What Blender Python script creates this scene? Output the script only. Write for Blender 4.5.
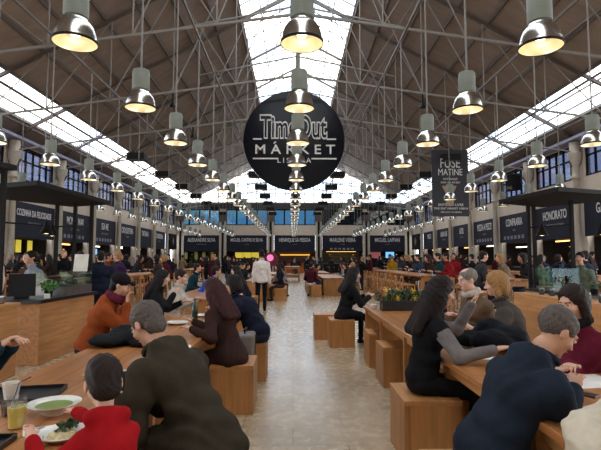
import bpy, bmesh, math, random
import numpy as np
from mathutils import Vector, Matrix
from math import pi, sin, cos, radians
for o in list(bpy.data.objects): bpy.data.objects.remove(o)
S = bpy.context.scene
COL = S.collection
R = random.Random(7)

# ---------------------------------------------------------------- camera, world, light, exposure
cam = bpy.data.cameras.new('camera'); cam.sensor_fit = 'HORIZONTAL'; cam.sensor_width = 36.0
cam.lens = 484/601*36; cam.clip_end = 400
co = bpy.data.objects.new('camera', cam); COL.objects.link(co)
co.location = (0, 0, 1.5); co.rotation_euler = (radians(90)+math.atan(35/484), 0, -0.0155)
S.camera = co
S.view_settings.view_transform = 'Standard'; S.view_settings.look = 'None'
S.view_settings.gamma = 1.0; S.view_settings.use_curve_mapping = False
S.view_settings.exposure = -0.27
S.cycles.max_bounces = 6; S.cycles.diffuse_bounces = 4; S.cycles.glossy_bounces = 3
S.cycles.transparent_max_bounces = 12; S.cycles.transmission_bounces = 4
S.cycles.sample_clamp_indirect = 3.0
S.cycles.caustics_reflective = False; S.cycles.caustics_refractive = False
SKY = 7.0
w = bpy.data.worlds.new('overcast_sky'); S.world = w; w.use_nodes = True
nt = w.node_tree; nt.nodes.clear()
out = nt.nodes.new('ShaderNodeOutputWorld'); bg = nt.nodes.new('ShaderNodeBackground')
tc = nt.nodes.new('ShaderNodeTexCoord'); nz = nt.nodes.new('ShaderNodeTexNoise')
mp = nt.nodes.new('ShaderNodeMapping'); mp.inputs['Scale'].default_value = (1, 1, 3.2)
rp = nt.nodes.new('ShaderNodeValToRGB')
nz.inputs['Scale'].default_value = 5.5; nz.inputs['Detail'].default_value = 5
rp.color_ramp.elements[0].position = 0.44; rp.color_ramp.elements[0].color = (0.58, 0.70, 0.86, 1)
rp.color_ramp.elements[1].position = 0.56; rp.color_ramp.elements[1].color = (1.0, 0.945, 0.87, 1)
nt.links.new(tc.outputs['Generated'], mp.inputs[0]); nt.links.new(mp.outputs[0], nz.inputs['Vector'])
nt.links.new(nz.outputs[0], rp.inputs[0]); nt.links.new(rp.outputs[0], bg.inputs[0])
bg.inputs[1].default_value = SKY; nt.links.new(bg.outputs[0], out.inputs[0])

# hall size (metres): x across, y away from the camera, z up
CX = 0.2; XL, XR = CX-14.0, CX+14.0; YB = 57.0; YF = -10.0
RIDGE = 15.1; SL = 0.535
def roofz(x): return RIDGE - SL*abs(x-CX)
TR = [YB-4.8*k for k in range(1, 14)]            # truss and column stations

def portal(name, loc, rot, sx, sy):              # daylight openings: sampling guides, give no light of their own
    l = bpy.data.lights.new(name, 'AREA'); l.shape = 'RECTANGLE'; l.size = sx; l.size_y = sy
    l.cycles.is_portal = True
    o = bpy.data.objects.new(name, l); COL.objects.link(o); o.location = loc; o.rotation_euler = rot
YM, YLN = (YB+YF)/2, YB-YF
sa = math.atan(SL)
portal('daylight_ridge', (CX, YM, 13.3), (0, 0, 0), 5.8, YLN)
for s in (-1, 1):
    portal('daylight_side', (CX+s*12.15, YM, roofz(CX+12.15)-0.25), (0, s*sa, 0), 2.1, YLN)
portal('daylight_gable', (CX, YB-0.4, 10.6), (radians(-90), 0, 0), 22, 5)

# ---------------------------------------------------------------- materials
def lin(c):
    f = lambda v: (v/255/12.92) if v/255 <= 0.04045 else ((v/255+0.055)/1.055)**2.4
    return (f(c[0]), f(c[1]), f(c[2]), 1)
MATS = {}
def mat(name, c, rough=0.6, metal=0.0, var=0.12, scale=6.0, bump=0.0, emit=None, es=1.0, spec=0.5, stretch=(1, 1, 1), coat=0.0, weave=False):
    if name in MATS: return MATS[name]
    m = bpy.data.materials.new(name); m.use_nodes = True; n = m.node_tree; b = n.nodes['Principled BSDF']
    c = lin(c)
    b.inputs['Roughness'].default_value = rough; b.inputs['Metallic'].default_value = metal
    b.inputs['Specular IOR Level'].default_value = spec; b.inputs['Coat Weight'].default_value = coat
    t = n.nodes.new('ShaderNodeTexCoord'); mpn = n.nodes.new('ShaderNodeMapping'); mpn.inputs['Scale'].default_value = stretch
    no = n.nodes.new('ShaderNodeTexNoise'); no.inputs['Scale'].default_value = scale; no.inputs['Detail'].default_value = 4
    n.links.new(t.outputs['Object'], mpn.inputs[0]); n.links.new(mpn.outputs[0], no.inputs['Vector'])
    r = n.nodes.new('ShaderNodeValToRGB')
    r.color_ramp.elements[0].position = 0.3; r.color_ramp.elements[1].position = 0.7
    r.color_ramp.elements[0].color = (*[max(0, v*(1-var)) for v in c[:3]], 1)
    r.color_ramp.elements[1].color = (*[min(1, v*(1+var)) for v in c[:3]], 1)
    n.links.new(no.outputs[0], r.inputs[0]); n.links.new(r.outputs[0], b.inputs['Base Color'])
    if bump:
        bu = n.nodes.new('ShaderNodeBump'); bu.inputs['Strength'].default_value = bump; bu.inputs['Distance'].default_value = 0.02
        n.links.new(no.outputs[0], bu.inputs['Height']); n.links.new(bu.outputs[0], b.inputs['Normal'])
    if emit:
        b.inputs['Emission Color'].default_value = lin(emit); b.inputs['Emission Strength'].default_value = es
    MATS[name] = m; return m
def wood(name, c, axis='y', rough=0.42, plank=0.0):
    if name in MATS: return MATS[name]
    st = {'x': (0.6, 9, 9), 'y': (9, 0.6, 9), 'z': (9, 9, 0.6)}[axis]
    m = mat(name, c, rough=rough, var=0.22, scale=2.4, stretch=st)
    n = m.node_tree; b = n.nodes['Principled BSDF']
    src = [l for l in n.links if l.to_socket == b.inputs['Base Color']][0].from_socket
    t = n.nodes.new('ShaderNodeTexCoord'); br = n.nodes.new('ShaderNodeTexNoise'); br.inputs['Scale'].default_value = 1.1
    n.links.new(t.outputs['Object'], br.inputs['Vector'])
    mx = n.nodes.new('ShaderNodeMix'); mx.data_type = 'RGBA'; mx.blend_type = 'MULTIPLY'; mx.inputs[0].default_value = 0.55
    n.links.new(src, mx.inputs[6])
    r2 = n.nodes.new('ShaderNodeValToRGB'); r2.color_ramp.elements[0].position = 0.35; r2.color_ramp.elements[1].position = 0.65
    r2.color_ramp.elements[0].color = (0.62, 0.56, 0.5, 1); r2.color_ramp.elements[1].color = (1, 1, 1, 1)
    n.links.new(br.outputs[0], r2.inputs[0]); n.links.new(r2.outputs[0], mx.inputs[7])
    n.links.new(mx.outputs[2], b.inputs['Base Color'])
    if plank:
        w2 = n.nodes.new('ShaderNodeTexBrick'); w2.inputs['Scale'].default_value = 1.0
        w2.inputs['Color1'].default_value = (1, 1, 1, 1); w2.inputs['Color2'].default_value = (0.82, 0.80, 0.78, 1); w2.inputs['Mortar'].default_value = (0.35, 0.3, 0.25, 1)
        w2.inputs['Mortar Size'].default_value = 0.004; w2.inputs['Brick Width'].default_value = 2.2; w2.inputs['Row Height'].default_value = plank
        mp2 = n.nodes.new('ShaderNodeMapping'); mp2.inputs['Rotation'].default_value = (0, 0, pi/2 if axis == 'y' else 0)
        n.links.new(t.outputs['Object'], mp2.inputs[0]); n.links.new(mp2.outputs[0], w2.inputs['Vector'])
        m3 = n.nodes.new('ShaderNodeMix'); m3.data_type = 'RGBA'; m3.blend_type = 'MULTIPLY'; m3.inputs[0].default_value = 1
        n.links.new(mx.outputs[2], m3.inputs[6]); n.links.new(w2.outputs[0], m3.inputs[7]); n.links.new(m3.outputs[2], b.inputs['Base Color'])
    return m
def glass(name, c, gloss=0.08, rough=0.05):
    if name in MATS: return MATS[name]
    m = bpy.data.materials.new(name); m.use_nodes = True; n = m.node_tree; n.nodes.clear()
    o = n.nodes.new('ShaderNodeOutputMaterial'); t = n.nodes.new('ShaderNodeBsdfTransparent'); g = n.nodes.new('ShaderNodeBsdfGlossy')
    x = n.nodes.new('ShaderNodeMixShader'); t.inputs[0].default_value = (*c, 1); g.inputs['Roughness'].default_value = rough
    x.inputs[0].default_value = gloss
    n.links.new(t.outputs[0], x.inputs[1]); n.links.new(g.outputs[0], x.inputs[2]); n.links.new(x.outputs[0], o.inputs[0])
    MATS[name] = m; return m
def emis(name, c, s):
    if name in MATS: return MATS[name]
    m = bpy.data.materials.new(name); m.use_nodes = True; b = m.node_tree.nodes['Principled BSDF']
    b.inputs['Base Color'].default_value = lin(c); b.inputs['Emission Color'].default_value = lin(c); b.inputs['Emission Strength'].default_value = s
    MATS[name] = m; return m

ROOF = mat('roof_board', (140, 126, 118), rough=0.8, var=0.16, scale=0.8, stretch=(1, 3, 1))
STEEL = mat('painted_steel', (128, 124, 118), rough=0.5, var=0.06)
STEELD = mat('roof_purlin_steel', (86, 76, 71), rough=0.6)
PLASTER = mat('wall_plaster', (204, 190, 174), rough=0.85, var=0.06, scale=2)
PALE = mat('pale_column_paint', (176, 166, 150), rough=0.6, var=0.08)
LILAC = mat('eave_paint', (150, 150, 172), rough=0.85, var=0.05)
DARK = mat('dark_metal', (20, 18, 18), rough=0.6, spec=.2)
CANOPY = mat('canopy_sheet', (24, 17, 15), rough=0.8, spec=.15)
NAVY = mat('sign_navy', (31, 33, 47), rough=0.65, var=0.1, spec=.2)
NAVYG = mat('disc_navy', (7, 10, 20), rough=0.16, var=0.06, spec=.22)
LETTER = mat('sign_letter', (205, 203, 200), rough=0.6)
LETTERD = mat('sign_letter_dim', (120, 120, 130), rough=0.6)
CHROME = mat('spun_aluminium', (205, 203, 196), rough=0.22, metal=1.0, var=0.03)
SAGE = mat('lamp_housing_paint', (122, 128, 118), rough=0.5)
WY = wood('oak_board', (188, 134, 80), 'y'); WX = wood('oak_board_cross', (188, 134, 80), 'x'); WZ = wood('oak_board_upright', (178, 124, 72), 'z')
WT = wood('oak_table_planks', (190, 128, 76), 'y', rough=0.3, plank=0.16)
GLZ = glass('skylight_glazing', (0.93, 0.94, 0.95), 0.04)
BLUEG = glass('blue_tinted_glazing', (0.12, 0.21, 0.27), 0.05)
SIDEG = glass('side_glazing', (0.22, 0.23, 0.28), 0.05)
DIMG = glass('dim_tinted_glazing', (0.02, 0.034, 0.04), 0.06)
CLEARG = glass('clear_drinking_glass', (.97, .975, .97), 0.07)
VITR = glass('display_glass', (0.80, 0.90, 0.86), 0.10)

# ---------------------------------------------------------------- mesh helpers
class MB:
    def __init__(s): s.v = []; s.f = []; s.m = []; s.mi = 0; s.mats = []
    def use(s, m):
        if m not in s.mats: s.mats.append(m)
        s.mi = s.mats.index(m); return s
    def add(s, vs, fs):
        n = len(s.v); s.v += [tuple(v) for v in vs]; s.f += [tuple(n+i for i in f) for f in fs]; s.m += [s.mi]*len(fs); return s
    def box(s, x0, x1, y0, y1, z0, z1):
        return s.hexa([(x0, y0, z0), (x1, y0, z0), (x1, y1, z0), (x0, y1, z0), (x0, y0, z1), (x1, y0, z1), (x1, y1, z1), (x0, y1, z1)])
    def hexa(s, p): return s.add(p, [(3, 2, 1, 0), (4, 5, 6, 7), (0, 1, 5, 4), (1, 2, 6, 5), (2, 3, 7, 6), (3, 0, 4, 7)])
    def bar(s, a, b, wx, wz, up=(0, 0, 1)):
        a, b = Vector(a), Vector(b); d = (b-a).normalized(); u = Vector(up)
        if abs(d.dot(u)) > 0.98: u = Vector((0, 1, 0))
        r = d.cross(u).normalized()*wx/2; u = r.cross(d).normalized()*wz/2
        return s.hexa([a-r-u, a+r-u, b+r-u, b-r-u, a-r+u, a+r+u, b+r+u, b-r+u])
    def tube(s, a, b, r, r2=None, n=10):
        a, b = Vector(a), Vector(b); d = (b-a).normalized(); u = Vector((0, 0, 1)) if abs(d.z) < .9 else Vector((1, 0, 0))
        x = d.cross(u).normalized(); y = d.cross(x); r2 = r if r2 is None else r2; vs = []
        for p, rr in ((a, r), (b, r2)):
            vs += [p+(x*cos(2*pi*i/n)+y*sin(2*pi*i/n))*rr for i in range(n)]
        return s.add(vs, [(i, i+n, (i+1) % n+n, (i+1) % n) for i in range(n)]+[tuple(range(n)), tuple(range(2*n-1, n-1, -1))])
    def lathe(s, prof, c=(0, 0, 0), n=24, caps=(True, True)):
        vs = [(c[0]+r*cos(2*pi*i/n), c[1]+r*sin(2*pi*i/n), c[2]+z) for r, z in prof for i in range(n)]
        fs = [(k*n+i, k*n+(i+1) % n, (k+1)*n+(i+1) % n, (k+1)*n+i) for k in range(len(prof)-1) for i in range(n)]
        if caps[0]: fs.append(tuple(range(n-1, -1, -1)))
        if caps[1]: fs.append(tuple((len(prof)-1)*n+i for i in range(n)))
        return s.add(vs, fs)
    def prism(s, poly, z0, z1):
        n = len(poly); vs = [(x, y, z0) for x, y in poly]+[(x, y, z1) for x, y in poly]
        return s.add(vs, [tuple(range(n-1, -1, -1)), tuple(range(n, 2*n))]+[(i, (i+1) % n, (i+1) % n+n, i+n) for i in range(n)])
    def build(s, name, m=None, parent=None, smooth=False, bevel=0, loc=None):
        me = bpy.data.meshes.new(name); me.from_pydata(s.v, [], s.f)
        for x in (s.mats or [m]): me.materials.append(x)
        if s.mats: me.polygons.foreach_set('material_index', s.m)
        o = bpy.data.objects.new(name, me); COL.objects.link(o)
        if smooth:
            me.polygons.foreach_set('use_smooth', [True]*len(me.polygons))
            es = o.modifiers.new('e', 'EDGE_SPLIT'); es.split_angle = radians(40)
        if bevel:
            b = o.modifiers.new('b', 'BEVEL'); b.width = bevel; b.segments = 2; b.limit_method = 'ANGLE'
        if parent: o.parent = parent
        if loc: o.location = loc
        return o
def tag(o, label=None, cat=None, group=None, kind=None):
    if label: o['label'] = label
    if cat: o['category'] = cat
    if group: o['group'] = group
    if kind: o['kind'] = kind
    return o
def empty(name, loc, label, cat, group=None, rz=0):
    o = bpy.data.objects.new(name, None); COL.objects.link(o); o.location = loc; o.rotation_euler = (0, 0, rz); o.empty_display_size = .1
    return tag(o, label, cat, group)
def struct(o): o['kind'] = 'structure'; return o
def children(o): return [c for c in bpy.data.objects if c.parent == o]
def copy_tree(o, kids):
    c = o.copy(); COL.objects.link(c)
    for k, sub in kids:
        d = k.copy(); COL.objects.link(d); d.parent = c
        for q in sub:
            e = q.copy(); COL.objects.link(e); e.parent = d
    return c
def tree(o): return [(k, children(k)) for k in children(o)]
ORD = ['first', 'second', 'third', 'fourth', 'fifth', 'sixth', 'seventh', 'eighth', 'ninth', 'tenth', 'eleventh', 'twelfth', 'thirteenth', 'fourteenth', 'fifteenth',
       'sixteenth', 'seventeenth', 'eighteenth', 'nineteenth', 'twentieth', 'twenty-first', 'twenty-second', 'twenty-third', 'twenty-fourth', 'twenty-fifth']
def text(name, body, size, m, parent, loc, rot, sx=1.0, ext=0.01, offset=0.0, space=1.0, align='CENTER'):
    cu = bpy.data.curves.new(name, 'FONT'); cu.body = body; cu.size = size; cu.extrude = ext; cu.offset = offset
    cu.space_character = space; cu.align_x = align; cu.align_y = 'CENTER'
    cu.materials.append(m)
    o = bpy.data.objects.new(name, cu); COL.objects.link(o); o.parent = parent; o.location = loc; o.rotation_euler = rot; o.scale = (sx, 1, 1)
    return o

# ---------------------------------------------------------------- the room
def floor_mat():
    m = mat('stone_floor', (190, 170, 142), rough=0.24, var=0.14, scale=1.3, spec=0.5)
    n = m.node_tree; b = n.nodes['Principled BSDF']; src = [l for l in n.links if l.to_socket == b.inputs['Base Color']][0].from_socket
    t = n.nodes.new('ShaderNodeTexCoord'); br = n.nodes.new('ShaderNodeTexBrick'); br.offset = 0.5
    br.inputs['Scale'].default_value = 1; br.inputs['Brick Width'].default_value = 0.9; br.inputs['Row Height'].default_value = 0.45
    br.inputs['Mortar Size'].default_value = 0.006
    br.inputs['Color1'].default_value = (1, 1, 1, 1); br.inputs['Color2'].default_value = (0.80, 0.78, 0.75, 1); br.inputs['Mortar'].default_value = (0.55, 0.5, 0.46, 1)
    n2 = n.nodes.new('ShaderNodeTexNoise'); n2.inputs['Scale'].default_value = 9; n2.inputs['Detail'].default_value = 6
    r2 = n.nodes.new('ShaderNodeValToRGB'); r2.color_ramp.elements[0].position = .35; r2.color_ramp.elements[1].position = .65
    r2.color_ramp.elements[0].color = (.72, .69, .65, 1); r2.color_ramp.elements[1].color = (1, 1, 1, 1)
    n.links.new(t.outputs['Object'], br.inputs['Vector']); n.links.new(t.outputs['Object'], n2.inputs['Vector']); n.links.new(n2.outputs[0], r2.inputs[0])
    a = n.nodes.new('ShaderNodeMix'); a.data_type = 'RGBA'; a.blend_type = 'MULTIPLY'; a.inputs[0].default_value = 1
    c = n.nodes.new('ShaderNodeMix'); c.data_type = 'RGBA'; c.blend_type = 'MULTIPLY'; c.inputs[0].default_value = .5
    n.links.new(src, a.inputs[6]); n.links.new(br.outputs[0], a.inputs[7]); n.links.new(a.outputs[2], c.inputs[6]); n.links.new(r2.outputs[0], c.inputs[7])
    n.links.new(c.outputs[2], b.inputs['Base Color'])
    rr = n.nodes.new('ShaderNodeMapRange'); rr.inputs['To Min'].default_value = .22; rr.inputs['To Max'].default_value = .32
    n.links.new(n2.outputs[0], rr.inputs[0]); n.links.new(rr.outputs[0], b.inputs['Roughness'])
    return m
struct(MB().box(XL-4, XR+4, YF-.3, YB+4, -0.2, 0).build('floor', floor_mat()))
def slope_slab(d0, d1, s, th=0.12):
    x0, x1 = CX+s*d0, CX+s*d1; z0, z1 = RIDGE-SL*d0, RIDGE-SL*d1
    m = MB()
    p = [(x0, YF-.2, z0), (x1, YF-.2, z1), (x1, YB+.3, z1), (x0, YB+.3, z0)]
    q = [(a, b, c+th) for a, b, c in p]
    if s < 0: p, q = p[::-1], q[::-1]
    return m.add(p+q, [(3, 2, 1, 0), (4, 5, 6, 7), (0, 1, 5, 4), (1, 2, 6, 5), (2, 3, 7, 6), (3, 0, 4, 7)])
for s in (-1, 1):
    struct(slope_slab(2.75, 11.5, s).build('ceiling', ROOF))
    struct(slope_slab(13.05, 14.6, s).build('ceiling', ROOF))
n = 1
for s in (-1, 1):                                  # glazed strips: frame of bars with panes
    for d0, d1, st in ((0, 2.75, 0.92), (11.5, 13.05, 0.52)):
        fr = MB()
        k = 0
        while d0+k*st <= d1+.01:
            d = d0+k*st; x = CX+s*d; z = RIDGE-SL*d
            fr.bar((x, YF, z+.03), (x, YB, z+.03), .05, .07); k += 1
        y = YF
        while y <= YB:
            fr.bar((CX+s*d0, y, RIDGE-SL*d0+.03), (CX+s*d1, y, RIDGE-SL*d1+.03), .04, .06, up=(0, 1, 0)); y += 1.2 if d0 == 0 else 4.8
        f = struct(fr.build('window_%d' % n, STEEL)); n += 1
        slope_slab(d0, d1, s, 0.012).build('window_pane', GLZ, f)
# purlins run the length of the roof
for s in (-1, 1):
    k = 0
    for d in (2.85, 4.0, 5.2, 6.4, 7.6, 8.8, 10.0, 11.4, 13.15):
        x = CX+s*d; z = roofz(x)
        struct(MB().bar((x, YF, z-.07), (x, YB, z-.07), .07, .13).build('trim_%d' % (k+1+(9 if s > 0 else 0)), STEELD)); k += 1

# side walls -----------------------------------------------------
for s, nm in ((-1, 'wall_left'), (1, 'wall_right')):
    x0 = CX+s*14.0; x1 = CX+s*14.3; a, b = min(x0, x1), max(x0, x1)
    m = MB().box(a, b, YF, YB+.3, 4.42, 5.55).box(a, b, YF, YB+.3, 7.3, 7.75)
    for y in TR+[YB]: m.box(a, b, y-.3, y+.3, 0, 4.42).box(a, b, y-.3, y+.3, 5.55, 7.3)
    struct(m.build(nm, PLASTER))
    struct(MB().box(min(CX+s*13.4, CX+s*14), max(CX+s*13.4, CX+s*14), YF, YB, 7.36, 7.5).build('trim_%d' % (20+(s > 0)), LILAC))
# gallery windows, one per bay
n = 5
ST = sorted(TR+[YB])
for s in (-1, 1):
    for i in range(len(ST)-1):
        y0, y1 = ST[i]+.3, ST[i+1]-.3; x = CX+s*14.12
        fr = MB().box(x-.06, x+.06, y0, y1, 5.55, 5.65).box(x-.06, x+.06, y0, y1, 7.2, 7.3).box(x-.05, x+.05, y0, y1, 6.55, 6.62)
        for k in range(7):
            yy = y0+(y1-y0)*k/6; fr.box(x-.05, x+.05, yy-.035, yy+.035, 5.6, 7.25)
        f = struct(fr.build('window_%d' % n, DARK)); n += 1
        MB().box(x+.02, x+.032, y0, y1, 5.6, 7.25).build('window_pane', SIDEG, f)
# back wall -----------------------------------------------------
BC = [CX-14.0, CX-8.45, CX-2.83, CX+2.83, CX+8.45, CX+14.0]
m = MB().box(XL-.3, XR+.3, YB, YB+.3, 4.42, 5.6).box(XL-.3, XR+.3, YB, YB+.3, 7.5, 8.25)
for x in BC: m.box(x-.38, x+.38, YB, YB+.3, 0, 4.42).box(x-.38, x+.38, YB, YB+.3, 5.6, 7.5)
struct(m.build('wall_back', PLASTER))
struct(MB().box(XL, XR, YB-.1, YB-.002, 7.52, 8.2).build('trim_30', mat('dark_beam', (42, 36, 36))))
for i in range(5):
    x0, x1 = BC[i]+.38, BC[i+1]-.38
    fr = MB().box(x0, x1, YB+.05, YB+.17, 5.6, 5.7).box(x0, x1, YB+.05, YB+.17, 7.35, 7.5)
    for k in range(5):
        xx = x0+(x1-x0)*k/4; fr.box(xx-.09, xx+.09, YB+.05, YB+.17, 5.65, 7.4)
    f = struct(fr.build('window_%d' % n, DARK)); n += 1
    MB().box(x0, x1, YB+.10, YB+.112, 5.65, 7.4).build('window_pane', BLUEG if 1 <= i <= 2 else (BLUEG if i == 0 else DIMG), f)
# glazed gable
gz0 = 8.25; gx = (RIDGE-gz0)/SL
fr = MB().use(STEEL)
fr.bar((CX-gx, YB+.15, gz0+.05), (CX+gx, YB+.15, gz0+.05), .1, .1)
for k in range(-11, 12):
    x = CX+k*1.13; z = roofz(x)
    if z > gz0+.1: fr.bar((x, YB+.15, gz0), (x, YB+.15, z), .10, .08)
for z in (9.4, 10.6, 11.8, 13.0):
    h = (RIDGE-z)/SL; fr.bar((CX-h, YB+.15, z), (CX+h, YB+.15, z), .09, .07)
f = struct(fr.build('window_%d' % n)); n += 1
MB().add([(CX-gx, YB+.2, gz0), (CX+gx, YB+.2, gz0), (CX, YB+.2, RIDGE), (CX-gx, YB+.212, gz0), (CX+gx, YB+.212, gz0), (CX, YB+.212, RIDGE)],
         [(0, 1, 2), (5, 4, 3), (0, 3, 4, 1), (1, 4, 5, 2), (2, 5, 3, 0)]).build('window_pane', GLZ, f)
struct(MB().box(XL-.3, XR+.3, YF-.3, YF, 0, 15).build('wall_front', PLASTER))

# cast iron columns ----------------------------------------------
def column_parts(o, dbl=False):
    MB().lathe([(.24, 0), (.24, .35), (.17, .45), (.155, .6), (.135, 5.4), (.16, 5.46)]).build('shaft', PALE, o, smooth=True)
    MB().lathe([(.15, 5.44), (.22, 5.52), (.22, 5.6), (.16, 5.68), (.16, 6.1), (.30, 6.45), (.32, 6.75), (.24, 6.85), (.24, 7.3)]).build('capital', PALE, o, smooth=True)
    MB().bar((.3, 0, 6.4), (.0, 0, 5.9), .06, .1).bar((-.3, 0, 6.4), (0, 0, 5.9), .06, .1).build('bracket', STEELD, o)
cp = None
for s in (-1, 1):
    for i, y in enumerate(sorted(TR)):
        if y < 3: continue
        lab = 'pale cast iron column on the %s side wall, %s from the back corner' % ('left' if s < 0 else 'right', ORD[len(TR)-1-i])
        if cp is None:
            cp = empty('column', (CX+s*13.72, y, 0), lab, 'column', 'columns along the side walls'); column_parts(cp); ck = tree(cp)
        else:
            c = copy_tree(cp, ck); c.location = (CX+s*13.72, y, 0); c['label'] = lab
for i, x in enumerate(BC):
    x = x+(.62 if i == 0 else -.62 if i == 5 else 0)
    o = empty('pilaster', (x, YB, 0), 'pale double pilaster with dark slot on the back wall, %s from the left corner' % ORD[i], 'pilaster', 'pilasters on the back wall')
    for q in (-.27, .27): MB().box(q-.13, q+.13, -.22, -.002, 0, 6.0).build('shaft', PALE, o)
    MB().box(-.14, .14, -.08, -.003, 0, 6.0).build('slot', DARK, o)
    MB().box(-.34, .34, -.3, -.002, 6.0, 6.3).box(-.45, .45, -.36, -.002, 6.3, 7.0).build('capital', STEELD, o)

# roof trusses ---------------------------------------------------
def chordz(x): return 8.75-.14*abs(x-CX)
def truss(o):
    def T(name, a, b, w_, m=STEEL): MB().bar(a, b, w_, w_).build(name, m, o)
    for s in (-1, 1):
        T('bottom_chord', (0, 0, chordz(CX)), (s*13.9, 0, chordz(CX+13.9)), .07)
        T('top_chord', (0, 0, RIDGE-.22), (s*13.9, 0, roofz(CX+13.9)-.2), .11, STEELD)
        X = [2.45*k for k in range(6)]
        for k in range(1, 6):
            T('hanger', (s*X[k], 0, chordz(CX+X[k])), (s*X[k], 0, roofz(CX+X[k])-.2), .038)
            T('strut', (s*X[k], 0, chordz(CX+X[k])), (s*X[k-1], 0, roofz(CX+X[k-1])-.2) if k % 2 else (s*(X[k]-2.45), 0, roofz(CX+X[k]-2.45)-.2), .036)
        for k in (1, 3): T('strut', (s*X[k], 0, chordz(CX+X[k])), (s*X[k+1], 0, roofz(CX+X[k+1])-.2), .03)
        T('collar_tie', (0, 0, 11.6), (s*4.9, 0, 10.6), .06)
    T('king_post', (0, 0, chordz(CX)), (0, 0, RIDGE-.2), .08)
tp = empty('roof_truss', (CX, TR[0], 0), 'pale steel roof truss nearest the glazed back gable', 'truss', 'steel roof trusses'); truss(tp); tk = tree(tp)
for i, y in enumerate(TR[1:]):
    if y < 0: continue
    c = copy_tree(tp, tk); c.location = (CX, y, 0); c['label'] = 'pale steel roof truss, %s from the glazed back gable' % ORD[i+1]

# hanging lamps in five rows -------------------------------------
ROWS = [(-10.62, 'far left row', 18.9), (-6.9, 'left outer row', 5.9), (-2.73, 'left inner row', 5.92), (.11, 'middle row', 5.9), (3.16, 'right inner row', 5.95), (7.05, 'right outer row', 5.9), (10.6, 'far right row', 18.9)]
HOUSE_IN = emis('warm_lamp_glass', (255, 234, 190), 6.5)
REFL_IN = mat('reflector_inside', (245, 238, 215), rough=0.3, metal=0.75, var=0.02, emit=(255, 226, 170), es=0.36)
LZ = 4.22
lp = empty('hanging_lamp', (0, 0, LZ), '', 'lamp')
MB().use(CHROME).lathe([(.148, .285), (.155, .265), (.19, .235), (.222, .185), (.243, .12), (.256, .05), (.262, 0), (.268, -.012), (.262, -.012)], n=32, caps=(True, False)).build('reflector', None, lp, smooth=True)
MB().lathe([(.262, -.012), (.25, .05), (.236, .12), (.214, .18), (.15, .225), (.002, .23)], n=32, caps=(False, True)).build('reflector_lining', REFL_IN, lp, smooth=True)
MB().lathe([(.01, .07), (.05, .08), (.075, .12), (.06, .18), (.03, .225)], n=16).build('bulb', HOUSE_IN, lp, smooth=True)
MB().lathe([(.272, -.018), (.274, .012), (.262, .012), (.262, -.018)], n=32, caps=(False, False)).build('rim', DARK, lp, smooth=True)
MB().lathe([(.125, .275), (.125, .31), (.146, .315), (.15, .34), (.15, .64), (.135, .68), (.05, .70)], n=24).build('housing', SAGE, lp, smooth=True)
MB().tube((0, 0, .68), (0, 0, 7.9-LZ), .018, n=6).build('hanging_rod', STEEL, lp)
lk = tree(lp)
first = True; lampinfo = []
for rx, rn, y0 in ROWS:
    struct(MB().bar((rx, YF, 7.94), (rx, YB-.2, 7.94), .05, .08).build('trim_%d' % (40+ROWS.index((rx, rn, y0))), STEELD))
    k = 0; y = y0
    while y < YB-1.2:
        near = ('nearest of the %s' % rn) if k == 0 else ('%s lamp in the %s' % (ORD[k], rn))
        lab = 'aluminium bell lamp with green-grey housing, '+near
        if first: L = lp; first = False
        else: L = copy_tree(lp, lk)
        L.location = (rx, y, LZ); L['label'] = lab; L['category'] = 'lamp'; L['group'] = 'bell lamps of the '+rn
        k += 1; y += 2.6
# dark heater boxes on the trusses
for xs in ((-7.6, 7.75), (-2.2, 2.62)):
    hb = None
    for i, y in enumerate(sorted(TR)):
        if y < (22 if xs[0] < -5 else 27): continue
        for x in xs:
            wd = {-7.6: 'left outer', -2.2: 'left inner', 2.62: 'right inner', 7.75: 'right outer'}[x]
            lab = 'dark louvred heater box under the truss, %s line, %s from the back' % (wd, ORD[len(TR)-1-i])
            if hb is None:
                hb = empty('heater_box', (x, y, 6.35), lab, 'heater', 'heater boxes under the trusses')
                MB().box(-.42, .42, -.3, .3, 0, .32).build('casing', DARK, hb, bevel=.02)
                for q in range(5): MB().box(-.38, .38, -.26+q*.13, -.20+q*.13, -.02, 0).build('grille_bar', STEELD, hb)
                for q in (-.3, .3): MB().tube((q, 0, .32), (q, 0, chordz(x+abs(q))-6.35), .015, n=6).build('hanging_rod', STEELD, hb)
                hk = tree(hb)
            else:
                c = copy_tree(hb, hk); c.location = (x, y, 6.35); c['label'] = lab

# round sign -----------------------------------------------------
d = empty('round_sign', (.04, 20.0, 6.5), 'large round navy market sign hanging below the ridge skylight', 'sign')
m = MB().lathe([(2.12, -.06), (2.12, .06)], n=96); dk = m.build('panel', NAVYG, d); dk.rotation_euler = (radians(90), 0, 0)
FZ = (radians(90), 0, 0); ty = -.075
px = lambda x: (x-294)/484*20; pz = lambda y: (141-y)/484*20
def ring(name, x0, x1, y): MB().box(px(x0), px(x1), ty-.012, ty+.01, pz(y)-.03, pz(y)+.03).build(name, LETTER, d)
text('logo_outline', 'TimeOut', 1.3, LETTER, d, (px(293.3), ty, pz(129)+.02), FZ, .56, .004, offset=.078, space=1.02)
text('logo_lettering', 'TimeOut', 1.3, NAVYG, d, (px(293.3), ty-.012, pz(129)+.02), FZ, .56, .004, offset=.012, space=1.02)
text('lettering', 'MARKET', .56, LETTER, d, (px(294.7), ty, pz(151)), FZ, 1.12, .004, offset=.006, space=1.62)
MB().bar((px(273.5), ty, pz(144.5)), (px(275.8), ty, pz(142.6)), .02, .05).build('lettering_accent', LETTER, d)
text('lettering_small', 'LISBOA', .30, LETTER, d, (px(294), ty, pz(162)), FZ, 1.05, .004, space=1.5)
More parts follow.
